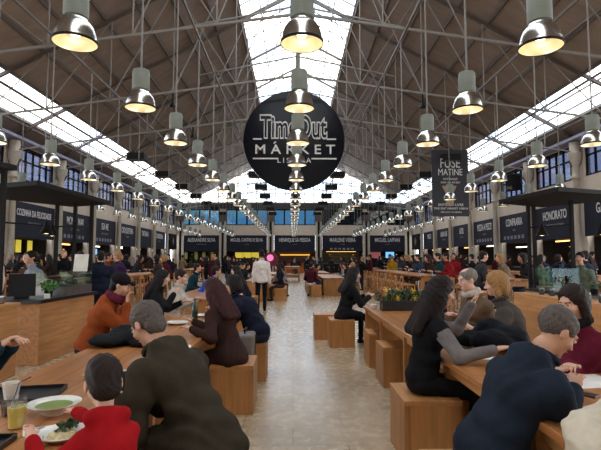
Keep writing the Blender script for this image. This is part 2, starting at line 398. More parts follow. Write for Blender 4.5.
ring('sign_rule', 252.5, 261.5, 140); ring('sign_rule', 327, 336.5, 140); ring('sign_rule', 252.5, 277.5, 160); ring('sign_rule', 311.5, 337, 160)
for x in (-.76, 1.08): MB().tube((x, 0, 1.8), (x, 0, 8.12), .012, n=6).build('hanging_cable', STEEL, d)

# banner ---------------------------------------------------------
b = empty('hanging_banner', (7.70, 23.4, 0), 'tall black FUSE MATINE banner hanging over the right tables', 'banner')
MB().box(-.9, .9, -.03, .03, 3.62, 6.9).build('panel', mat('banner_black', (32, 30, 36), rough=.6), b)
TAN = mat('banner_tan', (150, 122, 96)); by = -.04
def bt(s_, z, size, sx=1, mt=LETTER): text('lettering', s_, size, mt, b, (0, by, z), FZ, sx, .004)
bt('SUNDAY', 6.62, .16, .8); bt('FUSE', 6.22, .66, .72, LETTER); bt('MATINE', 5.78, .46, .74, LETTER); bt('DOMINGOS', 5.45, .13); bt('DAS 16H ÀS 20H', 5.28, .13)
MB().prism([(-.42, 0), (.30, 0), (.12, -.42), (.16, -.95), (-.26, -.95), (-.22, -.45)], 0, .012).build('picture', TAN, b, loc=(0, by, 5.12)).rotation_euler = FZ
bt('ENTRADA LIVRE', 4.18, .17); bt('TIME OUT MARKET LISBOA', 4.0, .14); bt('MERCADO DA RIBEIRA', 3.82, .10)
for x in (-.8, .8): MB().tube((x, 0, 6.9), (x, 0, 7.72), .012, n=6).build('hanging_cable', STEEL, b)

# ---------------------------------------------------------------- food stalls: sign board, recess, counter, lit menus
STI = mat('stall_dark_wall', (52, 44, 42), rough=.8); WARM = emis('warm_light', (255, 190, 110), 4.0); YEL = emis('lit_menu_yellow', (222, 200, 70), .75)
COOL = emis('cool_screen', (110, 185, 235), 1.5); WHITEL = emis('white_light', (255, 240, 215), 4.0); PINK = mat('lit_menu_pink', (190, 110, 110), emit=(190, 110, 110), es=.35)
ORW = wood('stall_orange_wood', (170, 88, 42), 'z'); STL = mat('brushed_steel', (150, 148, 145), rough=.3, metal=.9)
GREENW = mat('stall_green_wall', (120, 120, 92)); CREAM = mat('stall_cream_wall', (178, 158, 128))
def stall(loc, rz, name, sub, W, ground, style, tsize=.62, z0=2.64, z1=4.43, mark=None, desc=''):
    """local frame: x along the wall, +y into the stall"""
    o = empty('stall_sign', loc, 'navy %s sign board above its food stall' % name.replace('\n', ' '), 'sign', 'stall sign boards', rz)
    MB().box(-W/2, W/2, -.10, -.004, z0, z1).build('board', NAVY, o)
    tz = z0+(z1-z0)*.70
    text('lettering', name, tsize, LETTER, o, (0, -.11, tz), FZ, .62, .004, offset=.008)
    if sub: text('lettering_small', sub, .2, LETTERD, o, (0, -.11, tz-.48), FZ, .9, .004)
    if mark:
        for a in range(6): MB().box(-1.5+a*.5, -1.2+a*.5, -.108, -.1, z0+.2, z0+.42).build('picture', LETTERD, o)
    wallm = {'dark': STI, 'orange': ORW, 'green': GREENW, 'cream': CREAM}[style]
    s = empty('food_stall', loc, 'food stall with %s under the %s sign' % (desc, name.replace('\n', ' ')), 'stall', None, rz)
    MB().box(-W/2, W/2, 2.9, 3.0, 0, 2.62).build('back_wall', wallm, s)
    for q in (-1, 1): MB().box(q*W/2-.04, q*W/2+.04, .31, 2.9, 0, 2.62).build('side_wall', STI, s)
    MB().box(-W/2, W/2, .31, 3.0, 2.62, 2.72).build('soffit', STI, s)
    MB().use(wallm if style == 'orange' else DARK).box(-W/2+.1, W/2-.1, -.55, .1, .002, 1.05).use(STL).box(-W/2+.06, W/2-.06, -.6, .12, 1.05, 1.1).build('counter', None, s)
    sh = MB()
    for z in (1.45, 1.85): sh.box(-W/2+.3, W/2-.3, 2.55, 2.9, z, z+.04)
    sh.build('shelf', STL, s)
    return o, s
def lightbar(s, x0, x1, y, z, m=WARM, nm='strip_light', h=.06): MB().box(x0, x1, y-.05, y+.05, z, z+h).build(nm, m, s)
def pend(s, x, y, z, m=WARM):
    MB().lathe([(.04, .14), (.14, 0)], c=(x, y, z), n=12, caps=(True, False)).build('pendant_shade', DARK, s)
    MB().lathe([(.01, -.02), (.07, .0), (.07, .04), (.01, .06)], c=(x, y, z), n=10).build('pendant_bulb', m, s)
    MB().tube((x, y, z+.14), (x, y, 2.62), .008, n=5).build('pendant_cord', DARK, s)
def menus(s, xs, w_, z0, z1, m, y=.5):
    for x in xs: MB().box(x, x+w_, y, y+.04, z0, z1).build('menu_panel', m, s)
LN = [('MERCADO', '', 'dark'), ('COZINHA DA FELICIDADE', 'Susana Felicidade', 'dark'), ('MONTE MAR', 'peixe e marisco', 'dark'), ('SEA ME', 'peixaria moderna', 'dark'), ('CROQUETERIA', 'croquetes', 'cream'), ('TARTAR-IA', '', 'orange'), ('CONSERVEIRA', 'de Lisboa', 'dark')]
RN = [('GARRAFEIRA', 'nacional', 'orange'), ('HONORATO', 'hambúrgueres artesanais', 'orange'), ('CONFRARIA', 'sushi', 'dark'), ('PIZZA A PEZZI', 'pizzaria', 'orange'), ('AZUL', 'café e bar', 'orange'), ('ASIAN LAB', 'cozinha asiática', 'dark'), ('PREGO', 'da peixaria', 'dark')]
ys = sorted([y for y in ST if y > 17])
for s, names in ((-1, LN), (1, RN)):
    for i in range(len(ys)-1):
        if i >= 8: break
        yc = (ys[i]+ys[i+1])/2
        nm, sub, style = names[min(i, 6)] if i < 7 else (('ARCADIA' if s < 0 else 'SANTINI'), '', 'dark')
        rz = pi/2 if s < 0 else -pi/2
        W = 4.25; L = len(nm)
        if i == len(ys)-2: W = 3.3; yc -= .4
        ts = min(.66, 3.5/(L*.36))
        desc = {'dark': 'a dark interior', 'orange': 'orange wood walls', 'cream': 'cream walls', 'green': 'pale green walls'}[style]
        o, st = stall((CX+s*14.0, yc, 0), rz, nm, sub, W, s < 0, style, ts, mark=(i in (2, 3)), desc=desc)
        if s < 0 and i == 1:
            menus(st, (-1.75, -1.15, -.55, .55), .45, 1.9, 2.55, YEL)
            for x in (-1.6, -.3, 1.2): pend(st, x, .8, 2.2)
        elif s < 0:
            lightbar(st, -1.2, .8, .6, 2.45, WHITEL if i in (3, 4) else WARM, h=.08 if i != 4 else .3); pend(st, 1.3, 1.2, 2.2)
            if i == 3: menus(st, (-.3,), .5, 1.9, 2.3, COOL)
        else:
            lightbar(st, -1.0, 1.2, .5, 2.3 if i in (2, 0) else 2.5, WHITEL if i in (2, 3, 0) else WARM)
            for x in (-1.2, .2, 1.3): pend(st, x, 1.4, 2.25)
BN = [('ALEXANDRE SILVA', 'cozinha de autor', 'green', .62), ('MIGUEL CASTRO E SILVA', 'cozinha', 'dark', .55), ('HENRIQUE SÁ PESSOA', 'cozinha', 'orange', .6), ('MARLENE VIEIRA', 'cozinha', 'green', .66), ('MIGUEL LAFFAN', 'cozinha', 'dark', .66)]
for i, (nm, sub, style, ts) in enumerate(BN):
    xc = (BC[i]+BC[i+1])/2; W = BC[i+1]-BC[i]-(.84 if 0 < i < 4 else 1.3); xc += .3 if i == 0 else -.3 if i == 4 else 0
    desc = {'dark': 'a dark interior', 'orange': 'warm orange wood', 'green': 'pale tiled walls'}[style]
    o, st = stall((xc, YB, 0), 0, nm, sub, W, True, style, ts, z0=2.5, z1=4.4, mark=(i == 3), desc=desc)
    if i == 0: menus(st, (-2.1, -.9, 0, 1.0), .35, 1.6, 2.4, mat('lit_tile', (140, 140, 80), emit=(140, 140, 80), es=.25))
    if i == 1: menus(st, (-1.4, -.45, .5), .9, 1.75, 2.4, YEL)
    if i == 2:
        lightbar(st, -1.7, 1.8, .4, 2.05, emis('gold_light', (255, 190, 80), 1.6), h=.1); menus(st, (-2.0, -1, 0, 1.0), .9, 2.2, 2.45, mat('menu_brown', (120, 90, 60)))
    if i == 3: lightbar(st, -1.8, 1.8, 1.8, 2.5, WARM)
    if i == 4:
        menus(st, (-2.2,), 1.5, 1.7, 2.45, PINK); menus(st, (-.1,), 1.0, 1.75, 2.45, COOL)
    pend(st, -1.4, 1.5, 2.15); pend(st, 1.4, 1.5, 2.15)
# small diamond crest board on each corner bay
for s, nm in ((-1, 'left'), (1, 'right')):
    o = empty('crest_board', (CX+s*13.85, 54.6, 0), 'dark board with a white diamond crest near the %s back corner' % nm, 'sign', None, pi/2 if s < 0 else -pi/2)
    MB().box(-1.6, 1.6, -.2, -.12, 2.7, 4.4).build('board', DARK, o)
    m = MB().prism([(-.42, 0), (0, -.5), (.42, 0), (0, .5)], 0, .012).build('crest', LETTERD, o, loc=(0, -.2, 3.6)); m.rotation_euler = FZ
# pink round sign held over the far tables
o = empty('round_pink_sign', (-2.15, 49.0, 0), 'small round pink and maroon lit sign far down the aisle', 'sign')
m = MB().lathe([(.72, -.06), (.72, .06)], n=32).build('panel', mat('maroon_panel', (110, 20, 40)), o, loc=(0, 0, 1.6)); m.rotation_euler = FZ; m.scale = (1, 1, .9)
m = MB().lathe([(.34, -.03), (.34, .03)], n=24).build('emblem', emis('pink_glow', (240, 130, 190), .9), o, loc=(-.15, -.07, 1.72)); m.rotation_euler = FZ
MB().tube((0, 0, 0), (0, 0, .95), .04).build('post', DARK, o)

# ---------------------------------------------------------------- kiosks with canopies
def canopy(name, pts, z, label, posts, lamps, apex=.16):
    o = empty(name, (0, 0, 0), label, 'canopy')
    c = [sum(p[0] for p in pts)/4, sum(p[1] for p in pts)/4]
    MB().add([(x, y, z) for x, y in pts]+[(c[0], c[1], z-.0)]+[(x, y, z+.05) for x, y in pts]+[(c[0], c[1], z+apex)],
             [(0, 4, 1), (1, 4, 2), (2, 4, 3), (3, 4, 0), (5, 6, 9), (6, 7, 9), (7, 8, 9), (8, 5, 9), (0, 1, 6, 5), (1, 2, 7, 6), (2, 3, 8, 7), (3, 0, 5, 8)]).build('roof_sheet', CANOPY, o)
    for x, y in posts: MB().box(x-.03, x+.03, y-.03, y+.03, 0, z).build('post', DARK, o)
    f = MB()
    for i in range(4):
        a, b_ = pts[i], pts[(i+1) % 4]; f.bar((*a, z+.03), (*b_, z+.03), .03, .07)
    f.build('frame', DARK, o)
    zb = z-.46
    if len(posts) > 1:
        for i in range(len(posts)-1): MB().bar((*posts[i], zb), (*posts[i+1], zb), .03, .03).build('lamp_rail', DARK, o)
    for x, y in lamps:
        l = MB().lathe([(.03, .2), (.05, .14), (.11, 0)], c=(x, y, zb-.22), n=16, caps=(True, False)).build('spot_shade', DARK, o, smooth=True)
        MB().lathe([(.01, .0), (.075, .01), (.075, .03), (.01, .05)], c=(x, y, zb-.22), n=12).build('spot_bulb', emis('spot_glow', (255, 225, 170), 5.0), l)
        MB().tube((x, y, zb-.03), (x, y, zb), .012, n=5).build('spot_stem', DARK, l)
    return o
canopy('kiosk_canopy', [(4.12, 9.55), (4.33, 7.8), (6.3, 8.55), (5.35, 10.25)], 2.63, 'thin dark flat canopy on posts over the right hand kiosk',
       [(4.84, 9.85), (4.99, 9.92), (5.3, 9.1)], [(4.62, 8.9), (5.55, 8.6)])
canopy('kiosk_canopy', [(-3.72, 9.85), (-3.85, 7.3), (-5.9, 8.1), (-4.7, 10.3)], 2.63, 'thin dark canopy over the glass display kiosk on the left',
       [(-3.98, 9.6), (-4.36, 9.72), (-4.75, 9.78), (-5.4, 8.15)], [(-4.25, 8.4), (-4.55, 9.2)])
canopy('kiosk_canopy', [(-3.95, 6.9), (-4.2, 5.9), (-7, 5.6), (-7, 7.4)], 2.78, 'edge of a second dark canopy at the far left of the picture',
       [(-4.05, 6.78)], [])
def kiosk_base(name, poly, z, label):
    o = empty(name, (0, 0, 0), label, 'counter')
    MB().prism(poly, 0.0, z).build('panel', wood('oak_ply', (196, 140, 88), 'y', rough=.45), o, bevel=.01)
    return o
k = kiosk_base('kiosk_counter', [(-3.62, 7.05), (-3.62, 8.95), (-4.28, 8.95), (-4.28, 7.72), (-6.6, 7.72), (-6.6, 7.05)], .88, 'oak kiosk counter with black top carrying the glass food display')
MB().prism([(-3.58, 7.0), (-3.58, 9.0), (-4.32, 9.0), (-4.32, 7.76), (-6.65, 7.76), (-6.65, 7.0)], .88, .93).build('counter_top', mat('black_top', (22, 22, 26), rough=.3), k)
o = kiosk_base('planter_partition', [(-3.62, 4.6), (-3.62, 6.5), (-3.95, 6.5), (-3.95, 4.6)], .9, 'low oak partition in front of the left kiosk')
o['category'] = 'partition'
MB().prism([(-3.6, 4.58), (-3.6, 6.52), (-3.97, 6.52), (-3.97, 4.58)], .9, .94).build('cap', WY, o)
o = tag(MB().lathe([(.10, 0), (.11, .02), (.11, .09), (.10, .1)], c=(-3.8, 6.3, .941), n=20).build('steel_tray', STL, smooth=True), 'round steel pan on the low left partition', 'pan')
# glass display
o = empty('glass_display', (-3.95, 8.0, .931), 'glass food display case on the left kiosk counter', 'display')
MB().box(-.30, .30, -.1, .9, .0, .14).build('base', STL, o)
g = MB()
for a in (((.29, -.1), (.30, .9)), ((-.30, -.1), (-.29, .9))): g.box(a[0][0], a[1][0], a[0][1], a[1][1], .14, .36)
g.box(-.29, .29, -.1, -.09, .14, .36).box(-.29, .29, .89, .9, .14, .36).box(-.30, .30, -.1, .9, .36, .37)
g.build('glass', VITR, o)
MB().box(-.28, .28, -.08, .88, .24, .25).build('shelf', STL, o)
for i, c in enumerate(((150, 60, 50), (190, 150, 90), (210, 200, 180), (120, 50, 40))):
    x = tag(MB().lathe([(.02, 0), (.09, .01), (.11, .05), (.03, .07)], c=(-3.93, 8.05+i*.22, 1.182), n=14).build('food_tray', mat('food_%d' % i, c), smooth=True),
            '%s food heaped on the display shelf' % ['red', 'golden', 'creamy', 'dark red'][i], 'food', 'food in the glass display')
# monitor (seen from behind), plant, sign card, white board
o = empty('till_monitor', (-4.05, 7.35, .931), 'black till screen leaning back on the left kiosk counter', 'monitor', None, .5)
MB().hexa([(-.18, -.02, .03), (.18, -.02, .03), (.18, .02, .03), (-.18, .02, .03), (-.18, .10, .36), (.18, .10, .36), (.18, .14, .36), (-.18, .14, .36)]).build('screen', DARK, o)
MB().box(-.1, .1, -.02, .16, 0, .03).build('stand', DARK, o)
o = empty('potted_herb', (-3.78, 7.6, .931), 'bright green leafy herb in a pot on the left kiosk counter', 'plant')
MB().lathe([(.05, 0), (.065, .09)], n=14).build('pot', DARK, o, smooth=True)
def leaves(n, cx, cz, r, h, sz, rnd):
    m = MB()
    for _ in range(n):
        a = rnd.uniform(0, 2*pi); rr = r*math.sqrt(rnd.random()); z = cz+rnd.uniform(0, h); c = Vector((cx+rr*cos(a), rr*sin(a), z))
        d = Vector((rnd.uniform(-1, 1), rnd.uniform(-1, 1), rnd.uniform(-.2, 1))).normalized(); u = d.orthogonal().normalized(); s_ = sz*rnd.uniform(.6, 1.2)
        p = [c, c+d*s_*.5+u*s_*.3, c+d*s_, c+d*s_*.5-u*s_*.3]; k_ = d.cross(u)*.002
        m.add([q-k_ for q in p]+[q+k_ for q in p], [(3, 2, 1, 0), (4, 5, 6, 7), (0, 1, 5, 4), (1, 2, 6, 5), (2, 3, 7, 6), (3, 0, 4, 7)])
    return m
GREEN = mat('leaf_green', (74, 120, 48), rough=.6); DGREEN = mat('leaf_dark_green', (48, 70, 36), rough=.6)
tag(leaves(110, 0, .08, .11, .13, .06, R).build('foliage', GREEN, o))
tag(MB().box(-.045, .045, -.004, .004, 0, .07).build('price_card', mat('white_card', (225, 222, 212)), loc=(-3.66, 7.32, .931)), 'small white price card beside the till screen', 'card')
m = MB().hexa([(-.12, -.01, 0), (.12, -.01, 0), (.12, .01, 0), (-.12, .01, 0), (-.12, .05, .3), (.12, .05, .3), (.12, .07, .3), (-.12, .07, .3)]).build('menu_board', MATS['white_card'], loc=(-3.75, 8.62, 1.302))
tag(m, 'white menu board standing on top of the left glass display', 'menu board')
# black backpack-ish row: right partition with plants
o = kiosk_base('planter_partition', [(4.14, 6.3), (4.14, 9.1), (4.5, 9.1), (4.5, 6.3)], .90, 'long oak partition behind the right communal table')
o['category'] = 'partition'
o = kiosk_base('kiosk_counter', [(4.65, 7.6), (4.65, 9.7), (5.12, 9.7), (5.12, 8.25), (7.4, 8.25), (7.4, 7.6)], .9, 'oak kiosk counter under the right canopy')
MB().prism([(4.6, 7.55), (4.6, 9.75), (5.17, 9.75), (5.17, 8.3), (7.45, 8.3), (7.45, 7.55)], .9, .94).build('counter_top', mat('black_top', (22, 22, 26)), o)
o = empty('glass_display', (4.98, 9.1, .941), 'tall pale green glass case on the right kiosk counter', 'display')
MB().box(-.25, .25, -.3, .3, 0, .06).build('base', STL, o)
g = MB().box(-.25, -.24, -.3, .3, .06, .40).box(.24, .25, -.3, .3, .06, .40).box(-.24, .24, -.3, -.29, .06, .40).box(-.24, .24, .29, .3, .06, .40).box(-.25, .25, -.3, .3, .40, .41)
g.build('glass', glass('green_display_glass', (.74, .84, .78), .03), o)
for i in range(6):
    j = empty('glass_jar', (4.32, 6.75+i*.33, .901), 'small dark glass jar on the right partition, %s from the camera' % ORD[i], 'jar', 'jars on the right partition')
    MB().lathe([(.035, 0), (.045, .01), (.045, .09), (.035, .10)], n=14).build('body', mat('jar_glass', (60, 66, 64), rough=.15), j, smooth=True)
    MB().lathe([(.038, .1), (.038, .12)], n=14).build('lid', STL, j, smooth=True)
for i in range(3):
    o = empty('potted_herb', (4.9+i*.3, 7.85, .941), 'leafy green herb pot on the right kiosk counter, %s from the left' % ORD[i], 'plant', 'herb pots on the right counter')
    MB().lathe([(.05, 0), (.065, .09)], n=14).build('pot', DARK, o, smooth=True)
    leaves(70, 0, .08, .13, .13, .06, R).build('foliage', DGREEN, o)

# ---------------------------------------------------------------- communal tables, box stools, bar stools
def low_table(x0, x1, y0, y1, label, grp='low communal tables', end=True):
    o = empty('communal_table', ((x0+x1)/2, y0, 0), label, 'table', grp); w2 = (x1-x0)/2; L = y1-y0
    MB().box(-w2, w2, 0, L, .705, .75).build('tabletop', WT, o, bevel=.006)
    ys_ = [0.03]+[L*k/5 for k in range(1, 5)]+[L-.10]
    for y in ys_:
        MB().box(-w2+.03, w2-.03, y, y+.06, 0, .705).build('leg_panel', WZ, o)
    for q in (-w2+.06, w2-.10): MB().box(q, q+.04, .1, L-.1, .62, .705).build('apron', WY, o)
    return o
low_table(-1.75, -.88, .9, 6.75, 'long low oak communal table nearest the camera on the left')
low_table(1.15, 2.1, 1.0, 8.0, 'long low oak communal table with the flower trough on the right')
low_table(-2.5, -1.65, 9.4, 14.6, 'second low oak table along the left of the aisle, past the seated girl')
low_table(-1.75, -.88, 17.4, 22.6, 'third low oak table along the left of the aisle')
low_table(1.25, 2.2, 20.3, 25.5, 'low oak table right of the far end of the aisle')
low_table(-1.75, -.88, 26, 31, 'fourth low oak table along the left of the aisle'); low_table(1.2, 2.15, 28.5, 34, 'farthest low oak table right of the aisle')
st0 = empty('box_stool', (0, 0, 0), '', 'stool')
MB().box(-.215, .215, -.27, .27, .43, .47).build('seat', WY, st0, bevel=.004)
for q in (-.215, .175): MB().box(q, q+.04, -.26, .26, 0, .43).build('side_panel', WZ, st0)
for q in (-.27, .235): MB().box(-.174, .174, q, q+.035, 0, .43).build('end_panel', WZ, st0)
sk = tree(st0); stn = [0]
def stool(x, y, label, grp='box stools at the low tables'):
    o = st0 if stn[0] == 0 else copy_tree(st0, sk); stn[0] += 1
    o.location = (x, y, 0); tag(o, label, 'stool', grp); return o
stool(-.60, 5.09, 'oak box stool under the woman with long auburn hair'); stool(-.55, 6.36, 'oak box stool under the person in the navy jacket')
stool(-.56, 2.75, 'oak box stool under the man in the olive jacket'); stool(-.66, 2.02, 'oak box stool under the boy in the red top')
stool(.85, 8.66, 'oak box stool under the woman in black beside the aisle'); stool(.62, 9.5, 'oak box stool just behind the one under the woman in black')
stool(1.28, 6.05, 'empty oak box stool pushed under the right table'); stool(1.03, 3.88, 'oak box stool under the woman with long dark hair')
stool(.90, 2.45, 'oak box stool under the man in the dark blue jacket'); stool(1.28, 7.1, 'oak box stool tucked in near the far end of the right table')
stool(2.32, 3.1, 'oak box stool under the woman in the maroon jacket'); stool(2.3, 4.45, 'oak box stool under the blond-haired person'); stool(2.3, 4.95, 'oak box stool under the grey-haired older man')
for i, y in enumerate((3.2, 5.4, 7.3, 8.1)):
    stool(-2.15, y, 'oak box stool on the kiosk side of the left table, %s from the camera' % ORD[i])
k = 0
SEATS = []      # (x, y, facing) of the far low tables
for (x0, x1, y0, y1, nm) in ((-2.5, -1.65, 9.4, 14.6, 'second left table'), (-1.75, -.88, 17.4, 22.6, 'third left table'), (1.25, 2.2, 20.3, 25.5, 'far right table')):
    for side in (-1, 1):
        for j in range(4):
            y = y0+.6+j*(y1-y0-1.2)/3; x = (x0-.42) if side < 0 else (x1+.42)
            stool(x, y, 'oak box stool, %s side of the %s, %s from its near end' % ('wall' if (side < 0) == (x0 < 0) else 'aisle', nm, ORD[j]))
            SEATS.append((x, y, -pi/2 if side < 0 else pi/2, nm, j, side))
stool(.95, 20.05, 'oak box stool at the near end of the far right table'); stool(-.75, 19.9, 'oak box stool facing the aisle beside the person with the black bag')

def high_table(x0, x1, y0, y1, label):
    o = empty('high_table', ((x0+x1)/2, y0, 0), label, 'table', 'high communal tables'); w2 = (x1-x0)/2; L = y1-y0
    MB().box(-w2, w2, 0, L, 1.0, 1.05).build('tabletop', WT, o, bevel=.006)
    for y in (0.05, L/2, L-.11): MB().box(-w2+.04, -w2+.12, y, y+.08, 0, 1.0).box(w2-.12, w2-.04, y, y+.08, 0, 1.0).box(-w2+.1, w2-.1, y+.02, y+.06, .3, .38).box(-w2+.1, w2-.1, y+.01, y+.07, .88, 1.0).build('leg_frame', WZ, o)
    return o
high_table(-5.6, -4.8, 12.6, 18.5, 'high oak table behind the left kiosk'); high_table(3.7, 4.5, 14.0, 22.5, 'high oak table under the FUSE banner side of the hall')
high_table(4.75, 5.6, 11.3, 13.6, 'high oak table beyond the right kiosk'); high_table(-9.3, -8.5, 12.5, 20, 'high oak table by the left wall stalls')
high_table(8.5, 9.3, 14, 22, 'high oak table by the right wall stalls'); high_table(-5.6, -4.8, 23, 30, 'far high oak table left of the aisle'); high_table(3.9, 4.7, 26, 33, 'far high oak table right of the aisle')
high_table(-.6, .5, 33, 36, 'high oak counter closing the far end of the aisle')
bs = empty('bar_stool', (0, 0, 0), '', 'stool')
MB().box(-.19, .19, -.19, .19, .74, .78).build('seat', WY, bs, bevel=.005)
for a in (-1, 1):
    for b_ in (-1, 1):
        MB().bar((a*.20, b_*.20, 0), (a*.17, b_*.17, .74 if b_ > 0 else 1.02), .035, .035).build('leg', WZ, bs)
m = MB().box(-.19, .19, -.185, -.155, .95, 1.03).build('backrest', WX, bs)
MB().box(-.19, .19, -.2, -.17, .25, .29).box(-.19, .19, .17, .2, .25, .29).build('footrest', WX, bs)
bk = tree(bs); bsn = [0]; HSEATS = []
def barstool(x, y, rz, label):
    o = bs if bsn[0] == 0 else copy_tree(bs, bk); bsn[0] += 1
    o.location = (x, y, 0); o.rotation_euler = (0, 0, rz); tag(o, label, 'stool', 'bar stools at the high tables')
for (x0, x1, y0, y1, nm) in ((-5.6, -4.8, 12.6, 18.5, 'left kiosk high table'), (3.7, 4.5, 14, 22.5, 'right aisle high table'), (4.75, 5.6, 11.3, 13.6, 'right kiosk high table'), (-9.3, -8.5, 12.5, 20, 'left wall high table'), (8.5, 9.3, 14, 22, 'right wall high table')):
    nn = int((y1-y0)/.85)
    for side in (-1, 1):
        for j in range(nn):
            y = y0+.5+j*(y1-y0-1)/(max(1, nn-1)); x = (x0-.28) if side < 0 else (x1+.28)
            barstool(x, y, -pi/2 if side < 0 else pi/2, 'oak bar stool, %s side of %s, %s from its near end' % ('wall' if (side < 0) == (x0 < 0) else 'aisle', nm, ORD[j]))
            HSEATS.append((x, y, -pi/2 if side < 0 else pi/2, nm, j, side))

# ---------------------------------------------------------------- things on the near tables
TZ = .7505
WHITE = mat('white_china', (226, 224, 216), rough=.2, coat=.3); BLK = mat('black_tray', (20, 20, 22), rough=.4); PAPER = mat('paper', (222, 218, 208), rough=.8)
def plate(name, x, y, r, label, h=.025, m=WHITE, z=TZ, cat='plate'):
    return tag(MB().lathe([(.001, 0), (r*.6, 0), (r*.66, .004), (r, h), (r*.98, h+.004), (r*.62, .010), (.001, .009)], n=40, caps=(False, False)).build(name, m, smooth=True, loc=(x, y, z)), label, cat)
def slab(name, x, y, w_, l, h, label, m, rz=0, cat='tray', z=TZ, bevel=.004):
    o = MB().box(-w_/2, w_/2, -l/2, l/2, 0, h).build(name, m, bevel=bevel, loc=(x, y, z)); o.rotation_euler = (0, 0, rz); return tag(o, label, cat)
def tray(x, y, w_, l, label, rz=0):
    o = empty('serving_tray', (x, y, TZ), label, 'tray', None, rz)
    MB().box(-w_/2, w_/2, -l/2, l/2, 0, .006).build('tray_floor', BLK, o)
    m = MB()
    for a in (-1, 1): m.box(a*w_/2-.006, a*w_/2+.006, -l/2, l/2, 0.002, .022); m.box(-w_/2, w_/2, a*l/2-.006, a*l/2+.006, .002, .022)
    m.build('tray_rim', BLK, o); return o
# soup bowl with green soup
o = empty('soup_bowl', (-1.17, 2.45, TZ), 'wide white bowl of green soup in front of the boy', 'bowl')
MB().lathe([(.001, 0), (.05, 0), (.06, .012), (.09, .038), (.122, .05), (.125, .054), (.092, .047), (.06, .02), (.001, .014)], n=44, caps=(False, False)).build('bowl', WHITE, o, smooth=True)
MB().lathe([(.001, .036), (.082, .0365), (.085, .041), (.001, .0415)], n=36, caps=(False, False)).build('soup', mat('green_soup', (112, 132, 40), rough=.3, var=.2, scale=20), o, smooth=True)
tray(-1.50, 2.75, .40, .30, 'black serving tray on the left table behind the juice glass', .2)
tray(-1.32, 1.96, .34, .28, 'black serving tray at the near corner of the left table', .1)
tray(-1.02, 3.05, .36, .28, 'black serving tray between the boy and the olive jacket man', -.2)
plate('side_plate', -1.32, 1.99, .10, 'white side plate on the near black tray', z=TZ+.007)
plate('side_plate', -1.09, 3.16, .075, 'small white plate on the tray beyond the boy', z=TZ+.007)
plate('dinner_plate', -.97, 2.12, .11, 'white plate of rice and greens by the boy\'s hands')
o = tag(MB().lathe([(.001, .0), (.062, .0), (.05, .016), (.001, .024)], n=20, caps=(False, False)).build('rice', mat('rice', (200, 186, 140), var=.3, scale=60, bump=.6), smooth=True, loc=(-.97, 2.11, TZ+.0105)), 'mound of creamy rice on the boy\'s plate', 'food')
o = tag(leaves(30, 0, 0, .05, .012, .035, R).build('salad_leaves', DGREEN, loc=(-.96, 2.15, TZ+.036)), 'dark green leaves on top of the rice', 'food')
slab('paper_napkin', -1.11, 2.20, .13, .10, .006, 'white paper napkin between the soup bowl and the plate', PAPER, .5, 'napkin')
slab('paper_napkin', -.92, 2.80, .14, .10, .006, 'folded white napkin beyond the boy\'s shoulder', PAPER, -.3, 'napkin')
slab('paper_menu', -.98, 4.25, .20, .14, .008, 'white paper mat beside the auburn haired woman', PAPER, .2, 'paper')
# glass of juice with straw
o = empty('juice_glass', (-1.235, 2.24, TZ), 'tall glass of cloudy yellow lemonade with ice', 'glass')
MB().lathe([(.034, 0), (.042, .11), (.0425, .13), (.040, .13), (.039, .11), (.032, .006)], n=28, caps=(True, True)).build('glass', CLEARG, o, smooth=True)
MB().lathe([(.0315, .007), (.0375, .095)], n=24).build('juice', mat('lemonade', (214, 190, 92), rough=.3), o, smooth=True)
for q in ((.01, .01), (-.012, -.006), (.0, -.018)): MB().box(q[0]-.011, q[0]+.011, q[1]-.011, q[1]+.011, .096, .118).build('ice_cube', glass('ice', (.9, .93, .95), .2), o, bevel=.003)
o = empty('tumbler', (-1.37, 2.42, TZ), 'short clear tumbler left of the lemonade', 'glass')
MB().lathe([(.036, 0), (.042, .085), (.040, .085), (.034, .006)], n=28).build('glass', CLEARG, o, smooth=True)
MB().lathe([(.033, .007), (.036, .05)], n=20).build('drink', mat('dark_drink', (40, 36, 40), rough=.2), o, smooth=True)
MB().tube((.0, 0, .01), (.03, .02, .15), .0028, n=6).build('straw', BLK, o); MB().tube((.03, .02, .15), (.08, .035, .175), .0028, n=6).build('straw_tip', BLK, o)
o = empty('soda_cup', (-1.50, 2.66, TZ+.008), 'white paper cup standing on the black tray', 'cup')
MB().lathe([(.032, 0), (.044, .085), (.046, .09), (.042, .09), (.03, .006)], n=24).build('cup', PAPER, o, smooth=True)
def fork(x, y, rz, label, z=TZ+.012):
    o = empty('fork', (x, y, z), label, 'fork', None, rz)
    MB().bar((0, 0, 0), (0, -.13, .006), .008, .003).build('handle', STL, o)
    m = MB().box(-.011, .011, 0, .02, 0, .003)
    for q in (-.009, -.003, .003, .009): m.box(q-.0015, q+.0015, .02, .055, 0, .003)
    m.build('tines', STL, o); return o
fork(-1.09, 2.18, .5, 'steel fork lying on the napkin beside the plate', TZ+.009); fork(-1.02, 3.0, 1.1, 'steel fork on the tray beyond the boy')
